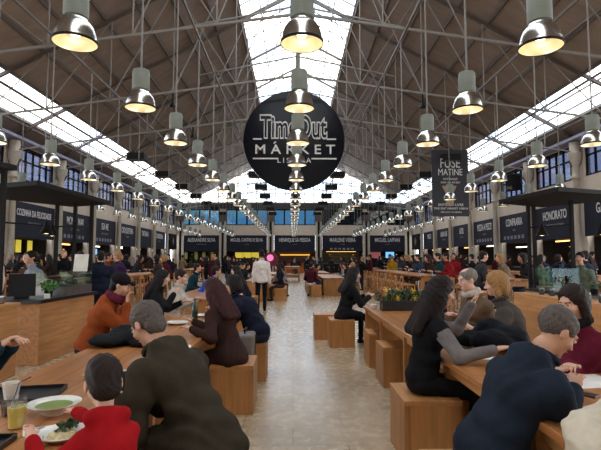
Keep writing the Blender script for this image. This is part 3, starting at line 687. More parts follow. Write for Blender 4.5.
# black coat heaped on the left table
# flower trough
o = empty('flower_trough', (1.68, 7.3, TZ), 'black trough of yellow and white flowers on the right table', 'planter')
m = MB().box(-.36, .36, -.13, .13, 0, .15).build('trough', BLK, o, bevel=.008)
leaves(420, 0, .13, .12, .17, .075, R)
lv = MB(); 
for q in range(7):
    a = leaves(60, -.33+q*.11, .13, .11, .15, .07, R); lv.add(a.v, a.f)
lv.build('foliage', DGREEN, o)
YF_ = mat('yellow_petals', (225, 190, 50)); WF_ = mat('white_petals', (215, 212, 200)); OF_ = mat('orange_petals', (200, 110, 60))
for i in range(15):
    fx, fy, fz = R.uniform(-.36, .36), R.uniform(-.12, .04), R.uniform(.17, .32)
    m = MB()
    for a in range(6):
        t = a*pi/3; m.bar((fx, fy, fz), (fx+.042*cos(t), fy-.006, fz+.042*sin(t)), .028, .006)
    m.build('flower', [YF_, YF_, WF_, OF_][i % 4], o); MB().tube((fx, fy, .12), (fx, fy, fz), .003, n=5).build('stem', GREEN, o)
o = tag(MB().lathe([(.001, 0), (.04, 0), (.055, .03), (.05, .06), (.03, .07), (.001, .075)], n=16, caps=(False, False)).build('crumpled_napkin', PAPER, smooth=True, loc=(1.25, 7.55, TZ)), 'crumpled white napkin beside the flower trough', 'napkin')
# right table things
slab('paper_menu', 1.82, 3.02, .36, .30, .006, 'white paper menu in front of the maroon jacket woman', PAPER, .15, 'paper')
slab('phone', 1.62, 2.74, .075, .15, .009, 'black phone lying near the hands of the blue jacket man', BLK, .7, 'phone')
plate('dinner_plate', 1.72, 2.5, .10, 'white plate right of the blue jacket man')
o = empty('sauce_bottle', (1.80, 3.38, TZ), 'small pale bottle standing on the paper menu side', 'bottle')
MB().lathe([(.025, 0), (.028, .01), (.028, .09), (.012, .12), (.012, .14)], n=18).build('bottle', mat('pale_bottle', (190, 180, 120), rough=.25), o, smooth=True)
MB().lathe([(.014, .14), (.014, .16)], n=14).build('cap', BLK, o, smooth=True)
slab('paper_menu', 1.45, 3.75, .18, .14, .006, 'small white paper between the two women on the right', PAPER, -.2, 'paper')
for i, (x, y) in enumerate(((-1.3, 6.1), (-1.5, 5.6), (-1.12, 5.4), (-1.45, 6.45))):
    o = empty('drinking_glass', (x, y, TZ), 'clear drinking glass at the far end of the left table, %s of the group' % ORD[i], 'glass', 'glasses at the far end of the left table')
    MB().lathe([(.03, 0), (.037, .12), (.035, .12), (.028, .006)], n=20).build('glass', CLEARG, o, smooth=True)
plate('dinner_plate', -1.35, 5.75, .13, 'dinner plate at the far end of the left table')
plate('dinner_plate', -1.2, 6.5, .12, 'white plate near the girl in white')
o = empty('water_bottle', (-1.25, 6.25, TZ), 'green glass bottle among the drinks on the left table', 'bottle')
MB().lathe([(.035, 0), (.038, .01), (.038, .15), (.014, .21), (.014, .26)], n=18).build('bottle', mat('green_bottle', (30, 60, 34), rough=.1), o, smooth=True)
MB().lathe([(.015, .26), (.015, .275)], n=12).build('cap', STL, o, smooth=True)
for nm, xs in (('left', (-8.9, -5.2)), ('right', (4.1, 8.9))):
    for x in xs:
        for j in range(5):
            y = 14.3+j*.98
            o = empty('drinking_glass', (x+R.uniform(-.2, .2), y, 1.051), 'drinking glass on the %s %s high table, %s from its near end' % (nm, 'wall side' if abs(x) > 7 else 'inner', ORD[j]), 'glass', 'glasses on the high tables')
            MB().lathe([(.03, 0), (.037, .12), (.035, .12), (.028, .006)], n=14).build('glass', CLEARG, o, smooth=True)

# loudspeaker on the right gallery
o = empty('loudspeaker', (13.15, 28.4, 5.55), 'black tilted loudspeaker fixed by the right gallery windows', 'loudspeaker', None, .4)
MB().hexa([(-.35, -.25, 0), (.35, -.25, .1), (.35, .25, .1), (-.35, .25, 0), (-.45, -.25, 1.0), (.25, -.25, 1.1), (.25, .25, 1.1), (-.45, .25, 1.0)]).build('cabinet', DARK, o, bevel=.02)
MB().bar((.3, 0, .6), (.86, .1, .6), .06, .06).build('bracket', STEELD, o)
MB().box(-.38, -.34, -.2, .2, .12, .9).build('grille', STEELD, o)
for q, (x, y) in enumerate(((-4.9, 23.4), (5.4, 23.4), (-4.7, 18.6), (5.1, 18.6))):
    o = empty('floodlight', (x, y, 7.78), 'small dark floodlight clamped to a truss chord, %s one' % ('left far', 'right far', 'left near', 'right near')[q], 'floodlight')
    MB().lathe([(.04, -.1), (.12, -.28), (.13, -.3)], n=16).build('shade', DARK, o, smooth=True)
    MB().box(-.03, .03, -.03, .03, -.12, .22).build('clamp', DARK, o)

# ---------------------------------------------------------------- people: every body is one smooth continuous surface grown round a posed skeleton
def V(*a): return np.array(a, dtype=np.float64)
def unit(v): return v/(np.linalg.norm(v)+1e-9)
def basis(fwd, up=V(0, 0, 1)):
    y = unit(fwd); x = unit(np.cross(y, up)); z = np.cross(x, y); return np.stack([x, y, z])        # rows: right, forward, up
class Sdf:
    def __init__(s, k=.03): s.p = []; s.k = k
    def cap(s, a, b, ra, rb=None, k=None): s.p.append(('c', np.array(a, float), np.array(b, float), ra, ra if rb is None else rb, k or s.k, 0)); return s
    def ell(s, c, r, B=None, k=None, sub=0): s.p.append(('e', np.array(c, float), np.array(r, float), np.eye(3) if B is None else B, 0, k or s.k, sub)); return s
    def plane(s, c, n): s.p.append(('p', np.array(c, float), unit(np.array(n, float)), 0, 0, .004, 2)); return s     # keep the side the normal points away from
    def mesh(s, vox, noise=None):
        los, his = [], []
        for q in s.p:
            if q[6]: continue
            if q[0] == 'c': r = max(q[3], q[4]); los.append(np.minimum(q[1], q[2])-r); his.append(np.maximum(q[1], q[2])+r)
            else: r = np.max(q[2]); los.append(q[1]-r); his.append(q[1]+r)
        pad = vox*3+.02; lo = np.min(los, 0)-pad; hi = np.max(his, 0)+pad
        n = np.ceil((hi-lo)/vox).astype(int)+1
        D = np.full(n, .5, np.float32)
        ax = [lo[i]+np.arange(n[i])*vox for i in range(3)]
        for q in s.p:
            k = q[5]; m = k+vox*3
            if q[0] == 'c': r = max(q[3], q[4]); a = np.minimum(q[1], q[2])-r-m; b = np.maximum(q[1], q[2])+r+m
            elif q[0] == 'e': r = np.max(q[2]); a = q[1]-r-m; b = q[1]+r+m
            else: a = lo; b = hi
            i0 = np.clip(((a-lo)/vox).astype(int), 0, n-1); i1 = np.clip(((b-lo)/vox).astype(int)+2, 1, n)
            sl = tuple(slice(i0[i], i1[i]) for i in range(3))
            X = ax[0][sl[0]][:, None, None]; Y = ax[1][sl[1]][None, :, None]; Z = ax[2][sl[2]][None, None, :]
            if q[0] == 'c':
                ab = q[2]-q[1]; L = ab.dot(ab)+1e-9
                px_, py_, pz_ = X-q[1][0], Y-q[1][1], Z-q[1][2]
                t = np.clip((px_*ab[0]+py_*ab[1]+pz_*ab[2])/L, 0, 1)
                d = np.sqrt((px_-t*ab[0])**2+(py_-t*ab[1])**2+(pz_-t*ab[2])**2)-(q[3]+t*(q[4]-q[3]))
            elif q[0] == 'e':
                B = q[3]; px_, py_, pz_ = X-q[1][0], Y-q[1][1], Z-q[1][2]
                u = [(px_*B[i][0]+py_*B[i][1]+pz_*B[i][2])/q[2][i] for i in range(3)]
                k0 = np.sqrt(u[0]**2+u[1]**2+u[2]**2); k1 = np.sqrt((u[0]/q[2][0])**2+(u[1]/q[2][1])**2+(u[2]/q[2][2])**2)+1e-9
                d = k0*(k0-1)/k1
            else: d = (X-q[1][0])*q[2][0]+(Y-q[1][1])*q[2][1]+(Z-q[1][2])*q[2][2]
            d = d.astype(np.float32); A = D[sl]
            if q[6] == 0:
                h = np.maximum(k-np.abs(A-d), 0)/k; D[sl] = np.minimum(A, d)-h*h*k*.25
            else:
                d = d if q[6] == 2 else -d
                h = np.maximum(k-np.abs(A-d), 0)/k; D[sl] = np.maximum(A, d)+h*h*k*.25
        if noise is not None:
            D += noise(ax[0][:, None, None], ax[1][None, :, None], ax[2][None, None, :]).astype(np.float32)
        return surface_nets(D, lo, vox)
def surface_nets(D, lo, vox):
    S_ = D < 0; nx, ny, nz = D.shape
    c = np.zeros((nx-1, ny-1, nz-1), np.uint8)
    for dx in (0, 1):
        for dy in (0, 1):
            for dz in (0, 1): c += S_[dx:nx-1+dx, dy:ny-1+dy, dz:nz-1+dz]
    act = (c > 0) & (c < 8); I = np.argwhere(act)
    idx = np.full(act.shape, -1, np.int32); idx[act] = np.arange(len(I))
    P = np.zeros((len(I), 3)); N = np.zeros(len(I))
    cor = [np.array((a, b, d)) for a in (0, 1) for b in (0, 1) for d in (0, 1)]
    for i in range(8):
        for j in range(i+1, 8):
            if np.abs(cor[i]-cor[j]).sum() != 1: continue
            a = I+cor[i]; b = I+cor[j]; va = D[a[:, 0], a[:, 1], a[:, 2]]; vb = D[b[:, 0], b[:, 1], b[:, 2]]
            m = (va < 0) != (vb < 0); t = np.where(m, va/np.where(m, va-vb, 1), 0)
            P += np.where(m[:, None], a+(b-a)*t[:, None], 0); N += m
    P = lo+P/N[:, None]*vox
    F = []
    for ax_ in range(3):
        o1, o2 = (ax_+1) % 3, (ax_+2) % 3
        s0 = [slice(None)]*3; s1 = [slice(None)]*3; s0[ax_] = slice(0, -1); s1[ax_] = slice(1, None)
        A = S_[tuple(s0)]; B = S_[tuple(s1)]; E = np.argwhere(A != B)
        ok = (E[:, o1] > 0) & (E[:, o2] > 0) & (E[:, o1] < D.shape[o1]-1) & (E[:, o2] < D.shape[o2]-1); E = E[ok]
        fl = A[E[:, 0], E[:, 1], E[:, 2]]
        q = []
        for d1, d2 in ((1, 1), (0, 1), (0, 0), (1, 0)):
            g = E.copy(); g[:, o1] -= d1; g[:, o2] -= d2; q.append(idx[g[:, 0], g[:, 1], g[:, 2]])
        q = np.stack(q, 1); q[~fl] = q[~fl][:, ::-1]; F.append(q[(q >= 0).all(1)])
    return P, np.concatenate(F)
def np_mesh(name, parts):
    """parts: list of (verts, quads, material)"""
    me = bpy.data.meshes.new(name); vs, fs, ms, n, mats = [], [], [], 0, []
    for P, F, m in parts:
        vs.append(P); fs.append(F+n); n += len(P)
        if m not in mats: mats.append(m)
        ms.append(np.full(len(F), mats.index(m)))
    P = np.concatenate(vs); F = np.concatenate(fs); M_ = np.concatenate(ms)
    me.vertices.add(len(P)); me.vertices.foreach_set('co', P.astype(np.float32).ravel())
    me.loops.add(F.size); me.loops.foreach_set('vertex_index', F.astype(np.int32).ravel())
    me.polygons.add(len(F)); me.polygons.foreach_set('loop_start', np.arange(0, F.size, 4, dtype=np.int32)); me.polygons.foreach_set('loop_total', np.full(len(F), 4, np.int32))
    for m in mats: me.materials.append(m)
    me.polygons.foreach_set('material_index', M_.astype(np.int32)); me.update(calc_edges=True); me.validate()
    me.polygons.foreach_set('use_smooth', np.ones(len(me.polygons), bool))
    return me
def folds(amp, f=26.0, ph=0.0):
    def fn(X, Y, Z):
        a = np.sin(f*(X+.35*np.sin(7*Z+ph))+ph)*np.sin(f*.55*(Z+.4*Y)+3*np.sin(5*X+ph)); b = np.sin(f*1.9*(Z*.8+Y*.6+.2*np.sin(11*X+ph))+1.3)
        return amp*(a*.7+b*.35*np.sin(6*Z+4*X+ph))
    return fn
def strands(amp, f=190.0):
    def fn(X, Y, Z): return amp*(np.sin(f*(X+.15*np.sin(14*Z))+1.5*np.sin(30*Y))+.6*np.sin(f*.6*(Y+.1*np.sin(10*Z))))
    return fn
def ik(a, t, l1, l2, pole):
    d = t-a; L = min(np.linalg.norm(d), (l1+l2)*.995); u = unit(d); t = a+u*L
    x = (l1*l1-l2*l2+L*L)/(2*L); h = math.sqrt(max(0, l1*l1-x*x)); p = np.array(pole, float); p = unit(p-u*p.dot(u))
    return a+u*x+p*h, t
SKIN = [mat('skin_%d' % i, c, rough=.55, var=.06, scale=14) for i, c in enumerate(((206, 160, 134), (190, 142, 114), (170, 122, 96), (214, 170, 148)))]
EYEW = mat('eye_white', (200, 195, 190), rough=.3); EYED = mat('eye_dark', (30, 22, 18), rough=.2); LIP = mat('lips', (150, 84, 76), rough=.5)
CL = {}
def cloth(name, c):
    k = 'cloth_'+name
    if k not in MATS: mat(k, c, rough=.9, var=.16, scale=11, bump=.5, spec=.12)
    return MATS[k]
def hairm(name, c):
    k = 'hair_'+name
    if k not in MATS: mat(k, c, rough=.6, var=.4, scale=30, stretch=(6, 6, 1), spec=.2, bump=.3)
    return MATS[k]
def figure(seat=None, H=1.72, fem=False, lean=0., slean=0., hyaw=0., hpitch=0., handR=None, handL=None, vox=.02, hair='short', coat=0., bulk=1., child=False,
           feet=None, legs=True, fingers=False, hood=False, collar=True, sleeve=1.0, skirt=False, scarf=False, hat=False, sleeve_mat=None, vol=1.0, fold=None, scarf_r=1.0, poleR=None, poleL=None, twist=0., skin=None, hairmat=None, top=None, bottom=None, face=True, sk2=0.0, curl=.6):
    """local frame: facing +y, right hand +x, origin on the floor below the hips. returns {part: mesh}"""
    s = H/1.75; skin = skin or SKIN[0]; hairmat = hairmat or hairm('brown', (52, 34, 24)); top = top or cloth('grey', (70, 70, 74)); bottom = bottom or cloth('jeans', (40, 46, 62))
    seated = seat is not None
    hip = V(0, 0, (seat+.105*s) if seated else .93*s)
    up = unit(V(sin(radians(slean)), sin(radians(lean)), cos(radians(lean))))
    rt = unit(V(cos(radians(twist)), -sin(radians(twist)), -sin(radians(slean)))); fw = unit(np.cross(up, rt))
    TB = np.stack([rt, fw, up])
    sw = (.148 if fem else .168)*s*(.6+.4*bulk) if not child else .135*s
    waist = hip+up*.17*s; chest = hip+up*.36*s+fw*(-.01); sc = hip+up*.475*s; nb = hip+up*.55*s+fw*.015
    hu = unit(V(sin(radians(slean))*.6, sin(radians(lean*.55)), 1)); nk = nb+hu*.07*s
    yw, pt = radians(hyaw), radians(hpitch)
    hf = V(-sin(yw)*cos(pt), cos(yw)*cos(pt), sin(pt)); HB = basis(hf); hs = (1.24 if child else 1.03)*(s if not child else s*1.16)
    hc = nk+HB[2]*.095*hs+hf*.02*hs+hu*.03*s
    sh = {1: sc+rt*sw-up*.035*s, -1: sc-rt*sw-up*.035*s}
    hands = {1: V(*handR) if handR is not None else None, -1: V(*handL) if handL is not None else None}
    joints = {}
    for q in (1, -1):
        t = hands[q]
        if t is None: t = (hip+V(q*.24*s, .02, -.14*s)) if not seated else (hip+V(q*.16, .32, .08))
        pole = (poleR if q > 0 else poleL) or (q*.45, -.6, -.75)
        joints[q] = (sh[q],)+ik(sh[q], t, .29*s, .265*s, pole)
    hipj = {q: hip+V(q*.09*s, .0, -.01) for q in (1, -1)}
    lj = {}
    for q in (1, -1):
        if feet: ft = V(*feet[0 if q > 0 else 1])
        elif seated: ft = V(q*.12*s, .40*s, .085)
        else: ft = V(q*.10*s, .02+q*.03, .085)
        lj[q] = (hipj[q],)+ik(hipj[q], ft, .43*s, .42*s, (q*.15, 1, .15 if not seated else .6))
    b = 1.0 if not fem else .92
    W = bulk
    # ---- body
    B_ = Sdf(.03*s)
    B_.ell(hip, V(.155, .115, .12)*s*b, TB).ell(waist, V(.13, .10, .14)*s*b, TB).ell(chest, V(.155, .11, .17)*s*b, TB)
    B_.cap(sh[1]-rt*.03, sh[-1]+rt*.03, .058*s*b).cap(sc, nk+hu*.02, .062*s*b, .052*s*b)
    for q in (1, -1):
        a, e, h = joints[q]
        B_.cap(a, e, .05*s*b, .04*s*b).cap(e, h, .04*s*b, .028*s*b)
        hd = unit(h-e); ux = unit(np.cross(hd, V(0, 0, 1))+1e-6) if abs(hd[2]) < .95 else V(1, 0, 0); dn = unit(np.cross(ux, hd))
        if dn[2] > 0: dn = -dn
        L = 1.0*s if not child else .85*s
        if fingers:
            c = h+hd*.045*L; B_.ell(c, V(.040, .048, .017)*L, np.stack([ux, hd, dn]), k=.012)
            for i, (off, ln) in enumerate(((-.030, .072), (-.010, .082), (.011, .077), (.031, .060))):
                r0 = h+hd*.082*L+ux*off*L; d2 = unit(hd+dn*curl*.6+ux*off*2.0); r1 = r0+d2*ln*.5*L; d3 = unit(hd*.5+dn*(curl+.25)); r2 = r1+d3*ln*.5*L
                B_.cap(r0, r1, .0092*L, .0085*L, k=.005).cap(r1, r2, .0085*L, .007*L, k=.004)
            th = -ux*(-q) if False else (ux*q*(-1) if q > 0 else ux)
            r0 = h+hd*.025*L+th*.03*L; r1 = r0+(hd*.6+th*.75)*.035*L; r2 = r1+unit(hd+dn*.4+th*.1)*.032*L
            B_.cap(r0, r1, .013*L, .011*L, k=.01).cap(r1, r2, .0105*L, .0085*L, k=.004)
        else:
            B_.ell(h+hd*.06*L, V(.038, .06, .022)*L, np.stack([ux, hd, dn]), k=.02)
            B_.cap(h+hd*.09*L, h+hd*.14*L+dn*.03*L, .022*L, .014*L, k=.02)
            B_.cap(h+hd*.03*L-ux*.03*q*L, h+hd*.08*L-ux*.05*q*L, .013*L, .010*L, k=.01)
        if legs:
            a, kn, f = lj[q]
            B_.cap(a, kn, .078*s*b, .05*s*b).cap(kn, f, .052*s*b, .036*s*b).cap(f, f+V(0, .13*s, -.05), .036*s, .028*s)
    hp = lambda x, y, z: hc+(HB[0]*x+HB[1]*y+HB[2]*z)*hs
    fm = .94 if fem else 1.0
    B_.ell(hp(0, -.012, .030), V(.074, .094, .086)*hs, HB, k=.02).ell(hp(0, .022, -.038), V(.056*fm, .066, .072)*hs, HB, k=.03)
    if face:
        B_.ell(hp(0, .064, -.092), V(.024*fm, .022, .018)*hs, HB, k=.02)                      # chin
        B_.cap(hp(0, .088, .004), hp(0, .108, -.030), .008*hs, .0115*hs, k=.012)            # nose
        for q in (1, -1):
            B_.ell(hp(q*.013, .096, -.034), V(.008, .009, .007)*hs, HB, k=.006)
            B_.ell(hp(q*.031, .096, .004), V(.017, .012, .011)*hs, HB, k=.012, sub=1)          # socket
            B_.ell(hp(q*.077, -.008, -.012), V(.009, .020, .031)*hs, HB, k=.006)               # ear
            B_.ell(hp(q*.042, .062, -.030), V(.020, .018, .018)*hs, HB, k=.02)                 # cheek
        B_.cap(hp(-.032, .083, .022), hp(.032, .083, .022), .010*hs, k=.014)
        B_.cap(hp(-.012, .086, -.060), hp(.012, .086, -.060), .0085*hs, k=.008)
    P, F = B_.mesh(vox); parts = [(P, F, skin)]
    if face:
        def blob(c, r, m):
            q = Sdf(.004); q.ell(c, V(*r)*hs, HB); pp, ff = q.mesh(max(.0028, min(r)*hs*.55)); parts.append((pp, ff, m))
        if vox < .013:
            for q in (1, -1):
                blob(hp(q*.031, .082, .003), (.014, .010, .009), EYEW); blob(hp(q*.031, .0895, .003), (.0065, .0045, .0065), EYED)
                e = Sdf(.003).cap(hp(q*.016, .094, .020), hp(q*.046, .082, .021), .0042*hs); pp, ff = e.mesh(.003); parts.append((pp, ff, hairmat))
            e = Sdf(.003).cap(hp(-.018, .089, -.060), hp(.018, .089, -.060), .0062*hs).cap(hp(0, .094, -.059), hp(0, .094, -.061), .0066*hs); pp, ff = e.mesh(.003); parts.append((pp, ff, LIP))
    out = {'body': np_mesh('person', parts)}
    # ---- clothes
    g = .014*s*W; J = Sdf(.035*s); wb = b*(1+.10*(W-1))
    J.ell(hip+up*.03, V(.165*wb+g, .125*wb+g, .13)*s, TB).ell(waist, V(.145*wb+g, .115*wb+g, .15)*s, TB).ell(chest, V(.168*wb+g, .122*wb+g, .175)*s, TB)
    J.cap(sh[1]-rt*.03, sh[-1]+rt*.03, (.058+g)*s*b).cap(sc+up*.01, nb+up*.01, .080*s, .064*s).cap(sh[1]-rt*.04, nb, .05*s, .05*s).cap(sh[-1]+rt*.04, nb, .05*s, .05*s)
    if fem and not child:
        for q in (1, -1): J.ell(chest+rt*q*.07*s+fw*.085*s-up*.0, V(.062, .055, .06)*s, TB)
    for q in (1, -1):
        a, e, h = joints[q]
        hd = h-e
        if sleeve_mat: J.cap(a-(e-a)*.05, a+(e-a)*.12, (.062+g)*s*b)
        elif sleeve >= 1: J.cap(a, e, (.060+g)*s*b, (.050+g)*s*b).cap(e, e+hd*.93, (.049+g)*s*b, (.040+g*.6)*s*b)
        elif sleeve >= .5: J.cap(a, a+(e-a)*.75, (.060+g)*s*b, (.052+g)*s*b)
    if hood: J.cap(nb+rt*.06-fw*.06, nb-rt*.06-fw*.06, .055*s).ell(nb-fw*.09*s-up*.05*s, V(.11, .06, .10)*s, TB)
    if coat:
        if seated:
            J.ell(hip+V(0, -.02, -.06), V(.20, .17, .14)*s*wb)
            for q in (1, -1): a, kn, f = lj[q]; J.cap(a, a+(kn-a)*.6, .105*s, .09*s)
        else:
            for q in (1, -1): a, kn, f = lj[q]; J.cap(a+V(0, 0, .03), a+(kn-a)*coat, .125*s, .12*s)
    if not seated and not coat: J.ell(hip+V(0, 0, -.05), V(.165*wb+g, .125*wb+g, .08)*s)
    nfold = folds(fold or (.006 if vox < .013 else .004), 22, lean+sw*50)
    vj = vox if vox > .012 else max(vox, .009)
    P, F = J.mesh(vj, nfold); out['jacket'] = np_mesh('jacket', [(P, F, top)])
    if sleeve_mat or sleeve == .5:
        for q in (1, -1):
            a, e, h = joints[q]; c = Sdf(.02)
            if sleeve_mat: c.cap(a, e, (.058+g)*s*b, (.046+g)*s*b).cap(e, e+(h-e)*.93, (.045+g)*s*b, (.036+g*.6)*s*b); P, F = c.mesh(vj, folds(.004, 40)); out['sleeve_%d' % q] = np_mesh('sleeve', [(P, F, sleeve_mat)])
    if collar:
        c = Sdf(.01); n_ = 14
        for i in range(n_):
            t = 2*pi*i/n_; t2 = 2*pi*(i+1)/n_
            p = lambda u: nb+up*.045*s+(rt*cos(u)*.074+fw*sin(u)*.07)*s-fw*.0
            if abs(((t+t2)/2)-pi/2) > .35: c.cap(p(t), p(t2), .016*s)
        P, F = c.mesh(max(vj*.8, .008)); out['collar'] = np_mesh('collar', [(P, F, top)])
    if scarf:
        c = Sdf(.02)
        for i in range(10):
            t = 2*pi*i/10; t2 = 2*pi*(i+1)/10
            p = lambda u, dz=0: nb+up*(.045+dz)*s+(rt*cos(u)*.085+fw*sin(u)*.085)*s
            c.cap(p(t), p(t2), .034*s*scarf_r).cap(p(t, .03*scarf_r), p(t2, .03*scarf_r), .028*s*scarf_r)
        P, F = c.mesh(max(vj, .01), folds(.004, 60)); out['scarf'] = np_mesh('scarf', [(P, F, scarf)])
    if legs:
        T = Sdf(.03*s); T.ell(hip+V(0, 0, -.02), V(.163, .125, .12)*s*b)
        for q in (1, -1):
            a, kn, f = lj[q]; T.cap(a, kn, .090*s*b, .066*s*b).cap(kn, kn+(f-kn)*.95, .064*s*b, .052*s*b)
        P, F = T.mesh(vj, nfold); out['trousers'] = np_mesh('trousers', [(P, F, bottom)])
        K = Sdf(.015)
        for q in (1, -1):
            a, kn, f = lj[q]; K.cap(f+V(0, -.03, -.04), f+V(0, .15*s, -.047), .042, .036).cap(f+V(0, 0, -.02), f+V(0, 0, .02), .042)
        K.plane((0, 0, lj[1][2][2]-.082), (0, 0, -1))
        P, F = K.mesh(max(vox, .011)); out['shoes'] = np_mesh('shoes', [(P, F, cloth('shoe', (24, 22, 22)))])
    # ---- hair
    if hair:
        h_ = Sdf(.012); hr = 1.0
        big = 1.04 if hair in ('long', 'bob', 'bun') else 1.0
        h_.ell(hp(0, -.018, .036), V(.083, .101, .092)*hs*big, HB)
        if hair in ('long', 'bob'):
            h_.ell(hp(0, -.06, -.03), V(.090, .064, .10)*hs*vol, HB, k=.04)
            for q in (1, -1): h_.cap(hp(q*.068, -.01, .02), hp(q*.082, -.015, -.10), .03*hs, .032*hs, k=.03)
        if hair == 'long':
            bk_ = chest-fw*.135*s+up*.02*s
            for q in (-1, 0, 1):
                h_.cap(hp(q*.050, -.070, -.04), bk_+rt*q*.085*s, .060*hs*vol, .046*hs*vol, k=.04)
            for q in (1, -1): h_.cap(hp(q*.078, -.02, -.06), sh[q]*.45+(chest+rt*q*.09)*.55-fw*.03+up*.03, .040*hs*vol, .032*hs*vol, k=.03)
        if hair == 'pony':
            h_.ell(hp(0, -.11, .04), V(.03, .03, .03)*hs, HB); h_.cap(hp(0, -.12, .03), hp(0, -.14, -.10), .030*hs, .014*hs)
        if hair == 'bun': h_.ell(hp(0, -.10, .08), V(.04, .04, .04)*hs, HB)
        if hair == 'short': h_.ell(hp(0, -.054, -.036), V(.070, .050, .064)*hs, HB, k=.02)
        if hair == 'pony' or hair == 'bun': h_.ell(hp(0, -.05, -.01), V(.076, .056, .065)*hs, HB, k=.02)
        # open the face
        h_.ell(hp(0, .105, -.035), V(.072 if hair != 'long' else .062, .062, .105)*hs, HB, k=.012, sub=1)
        if hair in ('short', 'pony', 'bun', 'thin'):
            for q in (1, -1): h_.ell(hp(q*.085, .012, -.035), V(.025, .05, .045)*hs, HB, k=.008, sub=1)
        if hair == 'thin': h_.ell(hp(0, .02, .12), V(.05, .07, .035)*hs, HB, k=.01, sub=1)
        P, F = h_.mesh(max(vox*.75, .0075), strands(.0026 if vox < .013 else .003)); out['hair'] = np_mesh('hair', [(P, F, hairmat)])
    if hat:
        h_ = Sdf(.012); h_.ell(hp(0, -.015, .05), V(.092, .106, .082)*hs, HB).cap(hp(-.05, .10, .05), hp(.05, .10, .05), .012*hs).cap(hp(-.035, .135, .04), hp(.035, .135, .04), .010*hs, k=.05)
        h_.ell(hp(0, .0, -.05), V(.10, .11, .075)*hs, HB, k=.01, sub=1)
        P, F = h_.mesh(max(vox*.75, .008)); out['cap'] = np_mesh('cap', [(P, F, hat)])
    return out, dict(hc=hc, hands={q: joints[q][2] for q in joints}, nb=nb, hip=hip, sh=sh, joints=joints)
def place(meshes, loc, rz, label, group=None, mats=None):
    """body object with hair and clothes as children; mats overrides materials on this one person"""
    o = bpy.data.objects.new('person', meshes['body']); COL.objects.link(o); o.location = loc; o.rotation_euler = (0, 0, rz)
    tag(o, label, 'person', group)
    def over(ob, m):
        if m is None or len(ob.material_slots) == 0: return
        ob.material_slots[0].link = 'OBJECT'; ob.material_slots[0].material = m
    mats = mats or {}
    over(o, mats.get('skin'))
    for k, me in meshes.items():
        if k == 'body': continue
        c = bpy.data.objects.new(k.split('_')[0], me); COL.objects.link(c); c.parent = o
        over(c, mats.get({'collar': 'jacket'}.get(k, k)))
    return o

# ---------------------------------------------------------------- the people one can tell apart
H90 = pi/2; HP = []
def W2L(p, loc, rz):             # world point into a person's own frame
    d = Vector((p[0]-loc[0], p[1]-loc[1], 0)); d.rotate(Matrix.Rotation(-rz, 3, 'Z')); return (d.x, d.y, p[2])
def hero(loc, rz, label, hR=None, hL=None, **k):
    if hR: k['handR'] = W2L(hR, loc, rz)
    if hL: k['handL'] = W2L(hL, loc, rz)
    m, info = figure(**k); o = place(m, (loc[0], loc[1], 0), rz, label); HP.append(loc); return o, info
C = cloth; HM = hairm
BROWN = HM('dark_brown', (38, 26, 20)); BLACKH = HM('black', (22, 18, 18)); AUB = HM('auburn', (50, 20, 16)); GREYH = HM('grey', (120, 112, 104)); BLOND = HM('dark_blond', (150, 112, 70)); SALT = HM('salt_pepper', (84, 76, 70))
HEADUP = .022
# left table, aisle side
hero((-.72, 1.98), 0.5, 'boy with short dark hair in a red hooded top, seated at the left table', (-1.03, 2.33, .80), (-1.04, 2.0, .79),
     seat=.44, H=1.14, child=True, lean=24, hyaw=2, hpitch=-26, vox=.008, fingers=True, hair='short', hairmat=HM('boy', (34, 22, 16)), top=C('red_fleece', (150, 18, 24)), bottom=C('dark_denim', (34, 38, 50)), collar=False, hood=True, skin=SKIN[0], bulk=1.3)
hero((-.44, 2.62), 1.0, 'grey-haired man in a bulky dark olive jacket bent over the left table', (-.98, 2.85, .82), (-.98, 2.6, .82),
     seat=.46, H=1.76, lean=42, hyaw=2, hpitch=-36, vox=.0085, fingers=True, hair='short', hairmat=SALT, top=C('olive_coat', (54, 48, 37)), bottom=C('black_cloth', (24, 24, 26)), poleL=(-.1, -.3, -1), bulk=1.4, coat=1, hood=True, skin=SKIN[1], fold=.009)
hero((-.62, 4.98), 1.0, 'woman with long auburn hair in a dark brown coat on a box stool', (-1.05, 5.2, .85), (-1.0, 4.85, .82),
     seat=.47, H=1.60, fem=True, lean=22, hyaw=0, hpitch=-20, vox=.010, fingers=True, hair='long', hairmat=AUB, top=C('brown_coat', (54, 36, 32)), bottom=C('black_cloth', (24, 24, 26)), coat=1, bulk=1.3, vol=1.1)
hero((-.42, 6.2), 1.15, 'person in a navy jacket leaning over beyond the auburn haired woman', (-1.0, 6.4, .85), (-.98, 6.1, .82),
     seat=.47, H=1.70, lean=34, hpitch=-20, vox=.012, hair='bob', hairmat=BLACKH, top=C('navy_jacket', (24, 27, 42)), bottom=C('dark_denim', (34, 38, 50)), bulk=1.5)
